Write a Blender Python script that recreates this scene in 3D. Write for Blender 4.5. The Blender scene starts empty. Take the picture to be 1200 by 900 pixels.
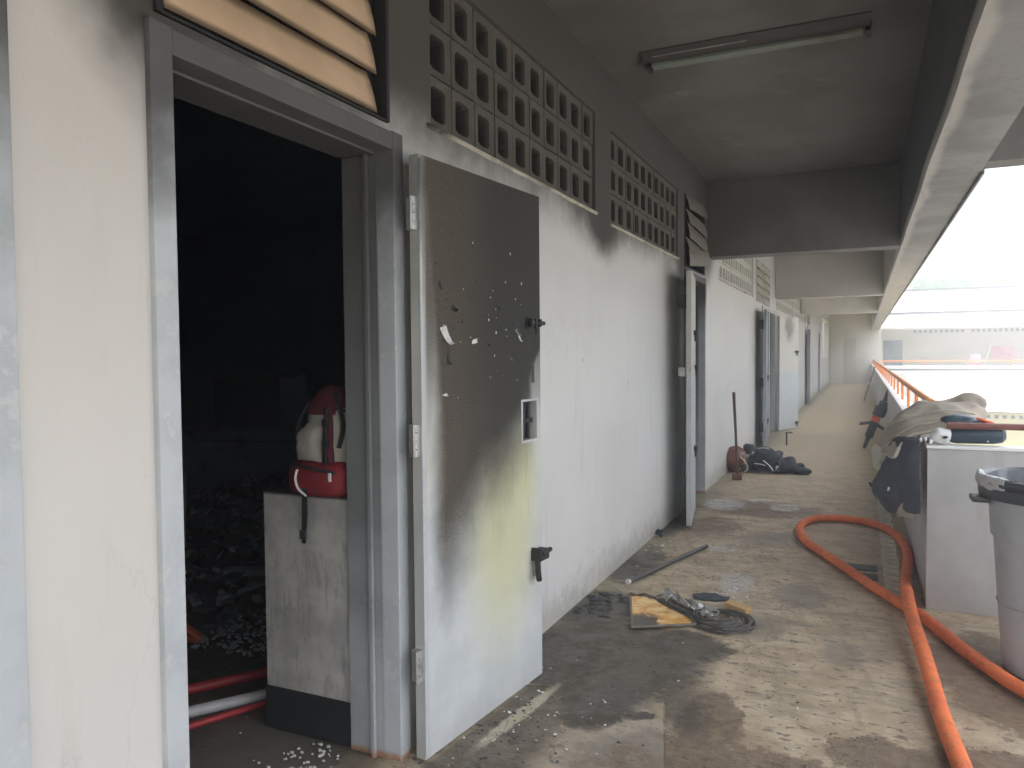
import bpy, bmesh, math, random
from mathutils import Vector, Matrix, noise
random.seed(7)
R = math.radians
sc = bpy.context.scene
COL = sc.collection

# ------------------------------------------------------------------ camera
cam_d = bpy.data.cameras.new('camera'); cam = bpy.data.objects.new('camera', cam_d); COL.objects.link(cam)
cam_d.sensor_width = 36; cam_d.lens = 36*895/1200; cam_d.clip_end = 500; cam_d.clip_start = 0.02
right = Vector((0.908, 0.418, -0.0085)); fwd = Vector((-0.418, 0.9077, -0.037))
fwd.normalize(); right = (right - fwd*right.dot(fwd)).normalized(); upv = right.cross(fwd)
cam.matrix_world = Matrix(((right.x, upv.x, -fwd.x, 1.53), (right.y, upv.y, -fwd.y, 0.0),
                           (right.z, upv.z, -fwd.z, 1.47), (0, 0, 0, 1)))
sc.camera = cam

# ------------------------------------------------------------------ light
SUN_EL, SUN_AZ = 58, 218          # azimuth measured from +Y towards +X: the sun stands behind, over the roof
wd = bpy.data.worlds.new('World'); sc.world = wd; wd.use_nodes = True
SKY_STRENGTH = 0.13
sun_d = bpy.data.lights.new('sun', 'SUN'); sun_d.energy = 3.4; sun_d.angle = R(0.6); sun_d.color = (1, .95, .88)
sun = bpy.data.objects.new('sun', sun_d); COL.objects.link(sun)
sdir = Vector((math.sin(R(SUN_AZ))*math.cos(R(SUN_EL)), math.cos(R(SUN_AZ))*math.cos(R(SUN_EL)), math.sin(R(SUN_EL))))
sun.rotation_euler = (-sdir).to_track_quat('-Z', 'Y').to_euler()
sun.location = sdir*60
sc.view_settings.view_transform = 'Standard'; sc.view_settings.look = 'None'
sc.view_settings.exposure = 1.66; sc.view_settings.gamma = 1.0
HAZE = 0.022
sc.cycles.max_bounces = 10; sc.cycles.diffuse_bounces = 7

# ------------------------------------------------------------------ node helpers
class G:
    """tiny expression builder over shader nodes"""
    def __init__(s, nt): s.nt = nt; s.n = nt.nodes; s.l = nt.links
    def put(s, sock, v):
        if isinstance(v, V): s.l.new(v.o, sock)
        elif isinstance(v, (tuple, list)) and len(v) == 3 and sock.type == 'RGBA': sock.default_value = (*v, 1)
        else: sock.default_value = v
    def m(s, op, a, b=0.0, c=0.0, clamp=False):
        n = s.n.new('ShaderNodeMath'); n.operation = op; n.use_clamp = clamp
        s.put(n.inputs[0], a); s.put(n.inputs[1], b)
        if op in ('MULTIPLY_ADD',): s.put(n.inputs[2], c)
        return V(s, n.outputs[0])
    def ss(s, a, b, x):
        n = s.n.new('ShaderNodeMapRange'); n.interpolation_type = 'SMOOTHSTEP'
        s.put(n.inputs[0], x)
        if isinstance(a, (int, float)) and isinstance(b, (int, float)) and a > b:
            n.inputs[1].default_value = b; n.inputs[2].default_value = a; n.inputs[3].default_value = 1; n.inputs[4].default_value = 0
        else:
            s.put(n.inputs[1], a); s.put(n.inputs[2], b)
        return V(s, n.outputs[0])
    def lin(s, a, b, x, c=0.0, d=1.0):
        n = s.n.new('ShaderNodeMapRange'); s.put(n.inputs[0], x)
        for i, q in ((1, a), (2, b), (3, c), (4, d)): s.put(n.inputs[i], q)
        return V(s, n.outputs[0])
    def comb(s, x, y, z):
        n = s.n.new('ShaderNodeCombineXYZ')
        for i, q in enumerate((x, y, z)): s.put(n.inputs[i], q)
        return V(s, n.outputs[0])
    def sep(s, v):
        n = s.n.new('ShaderNodeSeparateXYZ'); s.l.new(v.o, n.inputs[0]); return [V(s, n.outputs[i]) for i in range(3)]
    def pos(s): return V(s, s.n.new('ShaderNodeNewGeometry').outputs['Position'])
    def obj(s): return V(s, s.n.new('ShaderNodeTexCoord').outputs['Object'])
    def gen(s): return V(s, s.n.new('ShaderNodeTexCoord').outputs['Generated'])
    def rnd(s): return V(s, s.n.new('ShaderNodeObjectInfo').outputs['Random'])
    def noise(s, v, sc_=5.0, det=4.0, rough=0.55, dist=0.0):
        n = s.n.new('ShaderNodeTexNoise'); s.l.new(v.o, n.inputs['Vector'])
        n.inputs['Scale'].default_value = sc_; n.inputs['Detail'].default_value = det
        n.inputs['Roughness'].default_value = rough; n.inputs['Distortion'].default_value = dist
        return s.m('MULTIPLY_ADD', V(s, n.outputs[0]), 1.55, -.275)
    def vor(s, v, sc_=5.0, feat='F1'):
        n = s.n.new('ShaderNodeTexVoronoi'); s.l.new(v.o, n.inputs['Vector']); n.feature = feat
        n.inputs['Scale'].default_value = sc_; return V(s, n.outputs[0])
    def mix(s, f, a, b):
        n = s.n.new('ShaderNodeMix'); n.data_type = 'RGBA'; n.clamp_factor = True
        s.put(n.inputs[0], f); s.put(n.inputs[6], a); s.put(n.inputs[7], b)
        return V(s, n.outputs[2])
    def ell(s, x, y, cx, cy, rx, ry, soft=0.5, rot=0.0):
        """1 inside an ellipse, fading to 0 at its rim"""
        dx = x - cx; dy = y - cy
        if rot:
            c, q = math.cos(rot), math.sin(rot)
            dx, dy = dx*c + dy*q, dy*c - dx*q
        d = s.m('SQRT', (dx*(1/rx))*(dx*(1/rx)) + (dy*(1/ry))*(dy*(1/ry)))
        return s.ss(1.0, 1.0-soft, d)
    def bump(s, h, strength=0.3, dist=0.01):
        n = s.n.new('ShaderNodeBump'); s.put(n.inputs['Height'], h)
        n.inputs['Strength'].default_value = strength; n.inputs['Distance'].default_value = dist
        return V(s, n.outputs[0])
class V:
    def __init__(s, g, o): s.g = g; s.o = o
    def __add__(s, b): return s.g.m('ADD', s, b)
    __radd__ = __add__
    def __sub__(s, b): return s.g.m('SUBTRACT', s, b)
    def __rsub__(s, b): return s.g.m('SUBTRACT', b, s)
    def __mul__(s, b): return s.g.m('MULTIPLY', s, b)
    __rmul__ = __mul__
    def mx(s, b): return s.g.m('MAXIMUM', s, b)
    def mn(s, b): return s.g.m('MINIMUM', s, b)
    def cl(s): return s.g.m('ADD', s, 0.0, clamp=True)

def mat(name, fn=None, color=(.5, .5, .5), rough=0.7, metal=0.0, spec=None):
    m = bpy.data.materials.new(name); m.use_nodes = True
    b = m.node_tree.nodes['Principled BSDF']; g = G(m.node_tree)
    b.inputs['Roughness'].default_value = rough; b.inputs['Metallic'].default_value = metal
    b.inputs['Base Color'].default_value = (*color, 1)
    if spec is not None: b.inputs['Specular IOR Level'].default_value = spec
    if fn:
        r = fn(g)
        for k, q in r.items():
            g.put(b.inputs[{'c': 'Base Color', 'r': 'Roughness', 'n': 'Normal', 'e': 'Emission Color', 'm': 'Metallic', 'a': 'Alpha'}[k]], q)
    return m

def worn(name, color, rough=0.7, metal=0.0, amt=0.35, scale=12, bump=0.15, dirt=(.05, .045, .04), stretch=(1, 1, 1), spec=None):
    """a plain surface with uneven colour, grime and grain of its own"""
    def f(g):
        p = g.obj(); x, y, z = g.sep(p); q = g.comb(x*stretch[0], y*stretch[1], z*stretch[2])
        n = g.noise(q, scale, 6, .6); k = g.noise(q, scale*.25, 3, .5)
        d = (g.ss(.5, .85, n)*.6 + g.ss(.45, .8, k)*.6)*amt
        v = g.noise(q, scale*6, 3)
        return dict(c=g.mix(d, color, dirt), r=(rough-.12) + v*.24, n=g.bump(n + v*.4, bump, .004))
    return mat(name, f, color, rough, metal, spec)

SOOT = (.030, .024, .018)
def wall_soot(g, y, z, p):
    """how much smoke deposit sits on the corridor wall (x = 0) at (y, z)"""
    w = (g.noise(p, 2.2, 4, .55)-.5)*.22 + (g.noise(p, 9, 4, .6)-.5)*.10
    zt = 2.34 - g.ss(.92, 1.27, y)*.26 + g.ss(1.3, 2.5, y)*.16
    zt = zt + g.ss(.75, .35, y)*.45
    dip = g.ell(y, z, 4.75, 2.25, .65, .40, 1.0)*.19 + g.ell(y, z, 7.15, 2.2, .5, .4, .9)*.16
    zt = zt - dip + g.ss(8.4, 8.9, y)*.22
    up = g.ss(-.15, .21, z - zt + w*.8)
    k = 1.0 - g.ss(8.3, 9.0, y)*.62 - g.ss(11, 17, y)*.2
    return (up*k).cl()

def f_wall(g):
    p = g.pos(); x, y, z = g.sep(p)
    s = wall_soot(g, y, z, p)
    st = g.comb(x, y*1.0, z*.12)
    run = g.ss(.56, .78, g.noise(st, 11, 4, .6))*g.ss(2.3, 1.2, z)*.22          # faint vertical dribbles
    big = g.noise(p, 1.3, 3)
    base = g.mix(g.ss(.30, .8, big), (.69, .683, .665), (.65, .643, .627))
    base = g.mix(run, base, (.45, .43, .38))
    low = g.ss(.24, .0, z + (g.noise(p, 9, 5, .7)-.5)*.30)*.55
    base = g.mix(low, base, (.30, .27, .215))
    chip = g.ss(.71, .74, g.noise(p, 19, 4, .7))*g.ss(.5, .05, z)
    base = g.mix(chip*.6, base, (.22, .20, .17))
    spk = g.ss(.05, .02, g.vor(p, 3.2))*.6
    base = g.mix(spk, base, (.15, .14, .13))
    c = g.mix(s*.93, base, SOOT)
    c = g.mix(g.ss(.60, .75, g.noise(p, 7, 6, .7))*s*.22, c, (.10, .075, .05))      # scorched paint
    c = g.mix(g.ss(.73, .78, g.noise(p, 16, 5, .75))*s*.22, c, (.26, .23, .19))    # flaked spots
    film = g.ss(2.45, 1.7, z)
    c = g.mix((1.0-s)*g.ss(1.5, 1.2, y)*.26*g.ss(-.4, 1.4, z), c, (.60, .48, .37))
    crack = g.ss(.012, .004, g.m('ABSOLUTE', g.noise(g.comb(x, y, z*.5), 1.6, 7, .62) - .52))*g.ss(.5, .7, g.noise(p, .9, 2))
    c = g.mix(crack*.09*(1.0-s), c, (.25, .23, .2))
    c = g.mix((1.0-s)*.08*g.ss(1.2, 2.1, z + (g.noise(p, 1.5, 3)-.5)*.5), c, (.42, .38, .32))
    h = g.noise(p, 85, 3)*.6 + g.noise(p, 14, 3)*.6
    return dict(c=c, r=.42 + s*.4 + g.noise(p, 20, 3)*.12, n=g.bump(h, .28, .003))
M = {}
M['wall'] = mat('painted_wall', f_wall)

def f_ceil(g):
    p = g.pos(); x, y, z = g.sep(p)
    s = 1.0 - g.ss(8.62, 8.72, y)*.50 - g.ss(9, 15.1, y)*.10 - g.ss(15.4, 15.7, y)*.38  # soot thins by bay; far bays also paled, standing in for brighter light
    n = g.noise(p, 1.6, 5, .6); n2 = g.noise(p, 8, 5, .65)
    base = g.mix(g.ss(.3, .7, n), (.78, .75, .69), (.68, .65, .59))
    soot = g.mix(g.ss(.35, .75, n), (.060, .055, .050), (.115, .109, .103))
    warm = g.ss(1.1, .1, x)*g.ss(5.5, 3.0, y)
    soot = g.mix(warm*.5, soot, (.060, .044, .030))
    soot = g.mix(g.ss(.60, .80, n2)*.30, soot, (.15, .135, .12))
    c = g.mix(s*.93, base, soot)
    xw = x + (n2-.5)*.05; yw = y + (n2-.5)*.06
    pale = (g.ell(xw, yw, .33, 5.48,   .17, .085, .8)*.7).mx(g.ell(xw, yw, 1.0, 5.75, .12, .03, .8, .5)*.45)
    pale = pale.mx(g.ell(xw, yw, 1.26, 5.62, .10, .03, .8, .5)*.45).mx(g.ell(xw, yw, .45, 6.75, .09, .08, .8)*.35).mx(g.ell(xw, yw, .52, 7.05, .07, .08, .8)*.3)
    c = g.mix(pale*g.ss(.25, .6, n2)*.9, c, (.33, .30, .235))
    h = g.noise(p, 40, 4)*.5 + g.noise(p, 5, 3)
    return dict(c=c, r=.62 + n2*.2, n=g.bump(h, .25, .005))
M['ceil'] = mat('sooted_ceiling', f_ceil)

def f_beam(g):
    p = g.pos(); x, y, z = g.sep(p)
    n = g.noise(p, 2.2, 5, .6); st = g.noise(g.comb(x*3, y*.6, z*3), 4, 4)
    wav = x + (g.noise(g.comb(0.0, y, 0.0), 1.4, 3)-.5)*.07
    c = g.mix(g.ss(.3, .7, n), (.15, .147, .143), (.24, .235, .228))
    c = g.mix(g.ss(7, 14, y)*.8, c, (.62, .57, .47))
    c = g.mix(g.ss(1.93, 1.88, wav)*.55*g.ss(2.6, 2.58, z), c, (.55, .52, .48))
    c = g.mix(g.ss(.6, .75, st)*.3, c, (.16, .15, .14))
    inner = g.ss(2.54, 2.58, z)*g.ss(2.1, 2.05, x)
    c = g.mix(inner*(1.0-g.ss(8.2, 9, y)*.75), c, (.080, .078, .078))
    return dict(c=c, r=.6 + n*.2, n=g.bump(g.noise(p, 30, 5), .35, .006))
M['beam'] = mat('beam_concrete', f_beam)

def f_floor(g):
    p = g.pos(); x, y, z = g.sep(p)
    n1 = g.noise(p, 1.1, 4, .6); n2 = g.noise(p, 4.5, 6, .65); n3 = g.noise(p, 24, 6, .72); n4 = g.noise(p, 110, 3, .6)
    q = g.comb(x, y*1.6, z + 4.0); n5 = g.noise(q, 9, 6, .7); n6 = g.noise(g.comb(y, x, z), 3.3, 5, .65)
    wx = x + (n2-.5)*.10; wy = y + (n6-.5)*.14
    jag = (n3-.5)*1.15 + (n5-.5)*.75
    def st(m, thr=.38, w=.055): return g.ss(thr-w, thr+w, m + jag*m.cl()*1.3)
    def E_(cx, cy, rx, ry, rot=0.0): return g.ell(wx, wy, cx, cy, rx, ry, 1.0, rot)
    tan = g.mix(g.ss(.30, .70, n2), (.385, .295, .195), (.54, .435, .305))
    tan = g.mix(g.ss(.55, .8, n3)*.45, tan, (.36, .30, .225))
    tan = g.mix(g.ss(.45, .20, n4)*.35, tan, (.33, .28, .21))
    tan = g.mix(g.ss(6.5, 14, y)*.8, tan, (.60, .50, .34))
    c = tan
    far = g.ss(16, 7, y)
    scuff = g.ss(.52, .66, g.noise(g.comb(x*.8, y*2.2, z), 3.4, 6, .72))
    c = g.mix(scuff*(far*.30 + .12), c, (.20, .175, .14))
    # shallow pocks and grey scabs
    pock = g.ss(.66, .72, g.noise(q, 17, 3, .5)); c = g.mix(pock*.65*far, c, (.13, .11, .09))
    scab = st(E_(1.05, 4.25, .22, .40).mx(E_(1.2, 4.9, .3, .4)).mx(E_(1.45, 4.0, .2, .3)*.8).mx(E_(.9, 6.3, .5, .5)*.9), .42, .16)
    c = g.mix(scab*.55, c, (.20, .18, .155))
    c = g.mix(g.ss(.62, .80, n5)*.35, c, (.62, .56, .46))
    foot = g.ss(.34, .02, x + (n3-.5)*.12)*g.ss(2.0, 3.5, y); c = g.mix(foot*.6, c, (.20, .19, .125))
    # brown, still wet; also a darker patch round the bin
    brown = E_(1.15, 2.62, .95, .52).mx(E_(.98, 3.05, .20, .50)*1.1).mx(E_(1.62, 3.02, .36, .26)).mx(E_(2.15, 4.0, .52, .95)*1.1)
    brown = brown.mx(E_(1.95, 3.1, .35, .26)*.9).mx(E_(.62, 7.5, 1.1, .75)*.75).mx(E_(.35, 6.6, .5, .8)*.7)
    brown = st(brown, .35, .08)
    c = g.mix(brown*.84, c, g.mix(g.ss(.3, .75, n3), (.125, .080, .050), (.225, .160, .105)))
    # smooth cement patch with one straight edge
    e1 = g.ss(.006, -.006, x - .885 + (y-2.7)*.245)*g.ss(3.30, 3.1, y + (n3-.5)*.25)*g.ss(.42, .52, x + (n3-.5)*.2)
    c = g.mix(e1*(.15 + g.ss(.35, .6, n2)*.40), c, g.mix(n3, (.29, .265, .23), (.38, .345, .30)))
    # black soot water
    soot = E_(.40, 3.50, .74, .90).mx(E_(.52, 3.05, .26, .40)*1.15).mx(E_(.16, 4.15, .34, .62)*.9).mx(E_(.70, 3.80, .42, .36))
    soot = soot.mx(E_(.12, 5.2, .30, .95)*.62).mx(E_(.04, 6.6, .24, .9)*.8).mx(E_(.72, 2.98, .10, .06)*.8)
    ed = x - .885 + (y-2.7)*.245
    band = g.ss(.0, .008, ed)*g.ss(.24, .10, ed + jag*.10)*g.ss(2.80, 3.05, y + jag*.12)*g.ss(4.0, 3.7, y)
    soot = st(soot, .33, .15).mx(band*.80)
    door = g.ss(.02, .06, x - (y-2.33)*.105 - .07)*g.ss(.62, .50, x - (y-2.33)*.12 + (n2-.5)*.12)*g.ss(3.25, 3.0, y + (n2-.5)*.2)*g.ss(1.9, 2.2, y)
    door = door*g.ss(.52, .40, x)*g.ss(.30, .58, n2 + n3*.35)
    soot = soot.mx(door*.8).mx(g.ss(.0, -.12, x)*.7)
    c = g.mix(soot*.84, c, g.mix(g.ss(.45, .85, n3), (.030, .028, .026), (.115, .100, .085)))
    dry = g.ell(x + (n3-.5)*.03, y, .262, 2.80, .040, .42, .5, -.13)
    c = g.mix(dry*.85, c, (.56, .49, .36))
    sw = st(g.ell(wx, wy, .30, 7.62, .34, .50, 1.0).mx(g.ell(wx, wy, .88, 7.66, .26, .36, 1.0)).mx(g.ell(wx, wy, .62, 7.95, .3, .16, 1.0)), .40, .12)
    c = g.mix(sw*.40, c, (.72, .72, .70))
    ash = st(E_(.80, 5.0, .22, .50).mx(E_(.50, 5.85, .28, .20)*.9), .50, .08)
    c = g.mix(ash*.55, c, (.52, .52, .50))
    ck = g.ss(.010, .003, g.m('ABSOLUTE', g.noise(g.comb(x, y*.7, z + 2.0), .9, 7, .6) - .50))*g.ss(.45, .6, n1)
    c = g.mix(ck*.45*far, c, (.09, .075, .06))
    dr = g.ss(.60, .70, g.noise(g.comb(x*6 + y*1.2, y*.35, z), 2.2, 4, .6))*g.ss(1.9, 1.6, x)*far
    c = g.mix(dr*.22, c, (.17, .145, .115))
    j = g.ss(.014, .004, g.m('ABSOLUTE', y - 6.95 + (n3-.5)*.03))
    c = g.mix(j*.5, c, (.09, .08, .065))
    wet = soot.mx(brown).mx(sw).cl()
    r = .66 - wet*.30*g.ss(.30, .6, n2) + (n4-.5)*.16 - sw*.12
    h = n2*1.1 + n3*.6 + n4*.3 - pock*.3
    return dict(c=c, r=r, n=g.bump(h*(1.0-sw*.6)*(1.0-e1*.6), .6, .012))
M['floor'] = mat('screeded_floor', f_floor)

def f_parapet(g):
    p = g.pos(); x, y, z = g.sep(p); n = g.noise(p, 3, 5, .6); n2 = g.noise(p, 14, 4)
    c = g.mix(g.ss(.3, .7, n), (.54, .535, .53), (.46, .455, .455))
    c = g.mix(g.ss(.30, .0, z + (n2-.5)*.2)*.35, c, (.30, .27, .23))
    c = g.mix(g.ss(.55, .8, g.noise(g.comb(x, y, z*.15), 8, 4))*.25, c, (.33, .30, .26))
    return dict(c=c, r=.5 + n2*.2, n=g.bump(n2 + g.noise(p, 70, 2)*.4, .2, .003))
M['parapet'] = mat('parapet_paint', f_parapet)

# --- the first door: blue-grey steel, smoked black above, scorched yellow below
def f_door(g):
    p = g.obj(); x, y, z = g.sep(p)          # x along the leaf 0..0.88, z up 0..2.19
    n = g.noise(p, 4, 5, .6); n3 = g.noise(p, 150, 2, .5); n2 = g.noise(p, 22, 4, .6)
    base = g.mix(g.ss(.3, .7, n), (.58, .60, .605), (.50, .525, .54))
    base = g.mix(g.ss(.80, 1.05, z)*.5, base, (.62, .60, .54))
    yel = g.ell(x, z, .56, .74, .44, .74, 1.0).mx(g.ell(x, z, .70, .90, .22, .55, 1.0)*.95)
    base = g.mix((yel*1.2).cl()*.66, base, (.60, .58, .29))
    e = z + (n-.5)*.16
    diag = g.ss(.60, 1.15, e + g.ss(.45, .80, x)*-.22 + g.ss(.42, .10, x)*.26)
    diag = diag*g.ss(.86, .76, x + g.ss(1.35, 1.65, z)*-.2)
    left = g.ss(.015, .15, x + (n-.5)*.05 + g.ss(1.2, 2.0, z)*.08)
    full = g.ss(.012, .045, x)*g.ss(.95, 1.65, e)*.90
    dark = (diag*left).mx(full)
    brown = g.mix(g.ss(.2, .8, n3), (.040, .030, .020), (.110, .088, .062))
    blk = g.mix(g.ss(.10, .60, x + (n-.5)*.15)*.75 + .15, brown, (.030, .029, .029))
    blk = g.mix(g.ss(.5, .85, n2)*.20, blk, (.055, .052, .048))
    grain = (n3-.5)*.5*g.ss(.6, .2, x)
    c = g.mix((dark*.97 + grain*dark).cl(), base, blk)
    c = g.mix(g.ss(.035, .02, x)*.5*g.ss(2.0, 1.0, z), c, (.45, .44, .42))
    low = g.ss(.16, .0, z + (n2-.5)*.1)*.25; c = g.mix(low, c, (.30, .27, .22))
    c = g.mix(g.ss(.70, .76, g.noise(p, 30, 4, .7))*.4*g.ss(1.7, 1.4, z)*g.ss(1.25, 1.4, z)*g.ss(.35, .5, x), c, (.55, .52, .5))
    drip = g.ss(.60, .72, g.noise(g.comb(x, y, z*.08), 26, 4, .6))*g.ss(.5, 1.0, z)*g.ss(1.3, .9, z)
    c = g.mix(drip*.30, c, (.16, .14, .11))
    bl = g.ss(.62, .70, g.noise(p, 55, 3))*dark
    return dict(c=c, r=.42 + dark*.48, n=g.bump(n3*.4 + n2*.4 + bl*.7, .30, .004))
M['door'] = mat('smoked_door', f_door, spec=.3)

def f_frame(g):
    p = g.pos(); x, y, z = g.sep(p); n = g.noise(p, 6, 5, .6); n2 = g.noise(p, 40, 3)
    base = g.mix(g.ss(.35, .7, n), (.52, .545, .565), (.45, .475, .495))
    base = g.mix(g.ss(.58, .70, g.noise(p, 12, 6, .7))*.45, base, (.66, .66, .64))
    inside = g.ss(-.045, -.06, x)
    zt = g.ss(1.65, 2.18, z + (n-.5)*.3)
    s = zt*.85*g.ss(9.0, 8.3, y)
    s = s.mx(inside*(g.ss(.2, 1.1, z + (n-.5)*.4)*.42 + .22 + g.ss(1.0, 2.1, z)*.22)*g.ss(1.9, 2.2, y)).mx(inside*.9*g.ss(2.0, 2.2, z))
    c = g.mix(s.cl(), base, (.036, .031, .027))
    rust = g.ss(.035, .01, z + (n-.5)*.04)*g.ss(.35, .6, g.noise(p, 25, 4) + .2)
    c = g.mix(rust*.85, c, (.38, .17, .07))
    return dict(c=c, r=.42 + s*.35, n=g.bump(n2 + n, .2, .003))
M['frame'] = mat('steel_frame_paint', f_frame)

def f_leaf2(g):
    p = g.obj(); x, y, z = g.sep(p); n = g.noise(p, 5, 5, .65); n2 = g.noise(p, 25, 4)
    c = g.mix(g.ss(.3, .7, n), (.50, .52, .53), (.42, .45, .47))
    c = g.mix(g.ss(1.1, 1.4, z + (n-.5)*.4)*.45, c, (.50, .45, .36))
    c = g.mix(g.ss(.62, .70, n2)*.6*g.ell(x, z, .4, 1.35, .6, .35, .6), c, (.62, .60, .57))
    c = g.mix(g.ss(.58, .64, g.noise(p, 17, 4, .7))*.7*g.ell(x, z, .4, 1.3, .6, .3, .6), c, (.10, .09, .08))
    return dict(c=c, r=.5, n=g.bump(n + n2, .25, .004))
M['leaf2'] = mat('blistered_door', f_leaf2)
def f_leafw(g):
    p = g.obj(); x, y, z = g.sep(p); n = g.noise(p, 5, 5, .65)
    c = g.mix(g.ss(.3, .7, n), (.62, .65, .66), (.55, .60, .62))
    c = g.mix(g.ss(1.05, 1.2, z + (n-.5)*.1), c, (.68, .66, .60))
    c = g.mix(g.ell(x + (n-.5)*.3, z, .45, 1.95, .30, .36, .7)*.75, c, (.12, .11, .10))
    return dict(c=c, r=.45, n=g.bump(n, .15, .003))
M['leafw'] = mat('pale_door', f_leafw)
M['leafback'] = worn('door_back_paint', (.34, .37, .40), .5, amt=.5, scale=5)

def f_block(g):
    p = g.pos(); x, y, z = g.sep(p); n = g.noise(p, 9, 5, .65)
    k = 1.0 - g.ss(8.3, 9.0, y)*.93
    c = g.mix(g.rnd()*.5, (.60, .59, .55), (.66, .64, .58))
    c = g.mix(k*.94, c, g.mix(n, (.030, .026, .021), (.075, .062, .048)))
    c = g.mix(g.ss(-.030, -.05, x)*.7*k, c, (.012, .012, .012))  # hole tunnels: soot, with recess shade also put into the colour by depth
    c = g.mix(g.ss(.66, .74, g.noise(p, 22, 5, .7))*.4, c, (.20, .18, .15))
    return dict(c=c, r=.8, n=g.bump(n + g.noise(p, 60, 3)*.5, .4, .004))
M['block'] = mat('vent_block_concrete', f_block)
M['sill'] = worn('sill_plaster', (.50, .46, .38), .7, amt=1.3, scale=7, bump=.4)

def f_slat(g):
    p = g.obj(); x, y, z = g.sep(p); n = g.noise(p, 3, 4, .6); n2 = g.noise(p, 30, 4, .65)   # y along the slat, z up it
    c = g.mix(g.ss(.3, .7, n), (.70, .50, .33), (.60, .42, .27))
    edge = g.ss(.026, .004, z + (n-.5)*.012).mx(g.ss(.105, .135, z + (n-.5)*.02)*.8)
    ends = g.ss(.82, .885, y + (n2-.5)*.03).mx(g.ss(.03, .0, y)*.8)
    c = g.mix((edge*.85).mx(ends*.75).cl(), c, (.06, .04, .025))
    c = g.mix(g.ss(.70, .76, g.noise(p, 14, 5, .7))*.7*g.ss(.6, .85, y), c, (.08, .03, .02))
    return dict(c=c, r=.45 + n2*.2, n=g.bump(n*.8 + n2*.3, .25, .006))
M['slat'] = mat('scorched_slat', f_slat)
M['slat_far'] = worn('far_slat_paint', (.50, .45, .36), .55, amt=.7, scale=4)
M['slat_dark'] = worn('smoked_slat_paint', (.20, .18, .15), .55, amt=.6, scale=4)

def f_room(g):
    p = g.pos(); n = g.noise(p, 2, 5, .65)
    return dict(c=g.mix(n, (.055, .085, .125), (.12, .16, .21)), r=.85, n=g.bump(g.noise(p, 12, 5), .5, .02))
M['room'] = mat('charred_plaster', f_room)
def f_roomfloor(g):
    p = g.pos(); x, y, z = g.sep(p); n = g.noise(p, 5, 6, .65); n3 = g.noise(p, 40, 4)
    c = g.mix(g.ss(.4, .65, n), (.05, .045, .04), (.11, .095, .08))
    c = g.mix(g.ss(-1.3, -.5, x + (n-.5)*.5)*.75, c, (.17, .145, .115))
    return dict(c=c, r=.6, n=g.bump(n + n3*.4, .5, .012))
M['roomfloor'] = mat('ashy_room_floor', f_roomfloor)

def f_pier(g):
    p = g.obj(); x, y, z = g.sep(p); n = g.noise(p, 6, 6, .65); v = g.noise(g.comb(x, y, z*.25), 22, 5, .7)
    c = g.mix(g.ss(.3, .7, n), (.56, .54, .50), (.40, .385, .36))
    c = g.mix(g.ss(.5, .75, v)*.55, c, (.22, .21, .195))
    c = g.mix(g.ss(.7, .95, z + (n-.5)*.3)*.4, c, (.30, .29, .27))
    c = g.mix(g.ss(.930, .94, z)*.9, c, (.07, .07, .07))
    return dict(c=c, r=.7, n=g.bump(n + v, .2, .004))
M['pier'] = mat('smoked_pier_plaster', f_pier)

def f_hose(g):
    p = g.obj(); n = g.noise(p, 6, 5, .6); w = g.noise(p, 45, 3)
    c = g.mix(g.ss(.35, .7, n), (.85, .20, .06), (.72, .15, .05))
    c = g.mix(g.ss(.52, .72, g.noise(p, 13, 5, .7))*.45, c, (.26, .10, .06))
    x, y, z = g.sep(p)
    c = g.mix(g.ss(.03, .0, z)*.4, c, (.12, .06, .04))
    c = g.mix(g.ss(.62, .70, g.noise(p, 60, 4, .7))*.35, c, (.70, .35, .22))
    return dict(c=c, r=.72, n=g.bump(w + g.noise(p, 160, 2)*.8, .5, .003))
M['hose'] = mat('orange_hose_jacket', f_hose)

def add(name, color, rough=.7, metal=0.0, **k): M[name] = worn(name, color, rough, metal, **k)
add('black_paint', (.022, .024, .028), .45, amt=.25)
add('iron', (.10, .10, .105), .45, .6, amt=.4, scale=30)
add('soot_iron', (.035, .033, .035), .6, .3, amt=.2, scale=30)
add('hinge_steel', (.52, .52, .50), .35, .5, amt=.5, scale=40)
add('tube_grey', (.10, .095, .09), .35, .5, amt=.4, scale=14)
add('bin_grey', (.46, .49, .53), .45, amt=.2, scale=6, bump=.08)
add('bin_rim', (.045, .05, .06), .35, amt=.15, scale=6)
add('bin_bag', (.05, .055, .065), .18, amt=.1, scale=20, bump=.5)
add('bin_bag_pale', (.50, .51, .53), .25, amt=.25, scale=30, bump=.5)
add('red_cloth', (.24, .014, .024), .8, amt=.3, scale=25, bump=.3)
add('dark_red_cloth', (.085, .010, .015), .8, amt=.3, scale=25, bump=.3)
add('cream_cloth', (.36, .34, .29), .85, amt=.35, scale=18, bump=.35)
add('black_web', (.02, .02, .022), .7, amt=.2, scale=40)
add('reflective', (.75, .75, .74), .4, amt=.2, scale=20)
add('coat_tan', (.38, .325, .26), .9, amt=.5, scale=14, bump=.35, dirt=(.10, .085, .065))
add('coat_trim', (.50, .48, .40), .8, amt=.5, scale=20)
add('coat_navy', (.060, .065, .085), .9, amt=.35, scale=9, bump=.5)
add('navy_fabric', (.030, .035, .050), .75, amt=.3, scale=16, bump=.4)
add('bottle_blue', (.035, .060, .085), .4, amt=.3, scale=16)
add('mask_white', (.70, .70, .70), .5, amt=.35, scale=25)
add('pole_red', (.20, .065, .050), .5, amt=.4, scale=14)
add('handle_wood', (.085, .045, .032), .55, amt=.4, scale=12)
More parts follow.
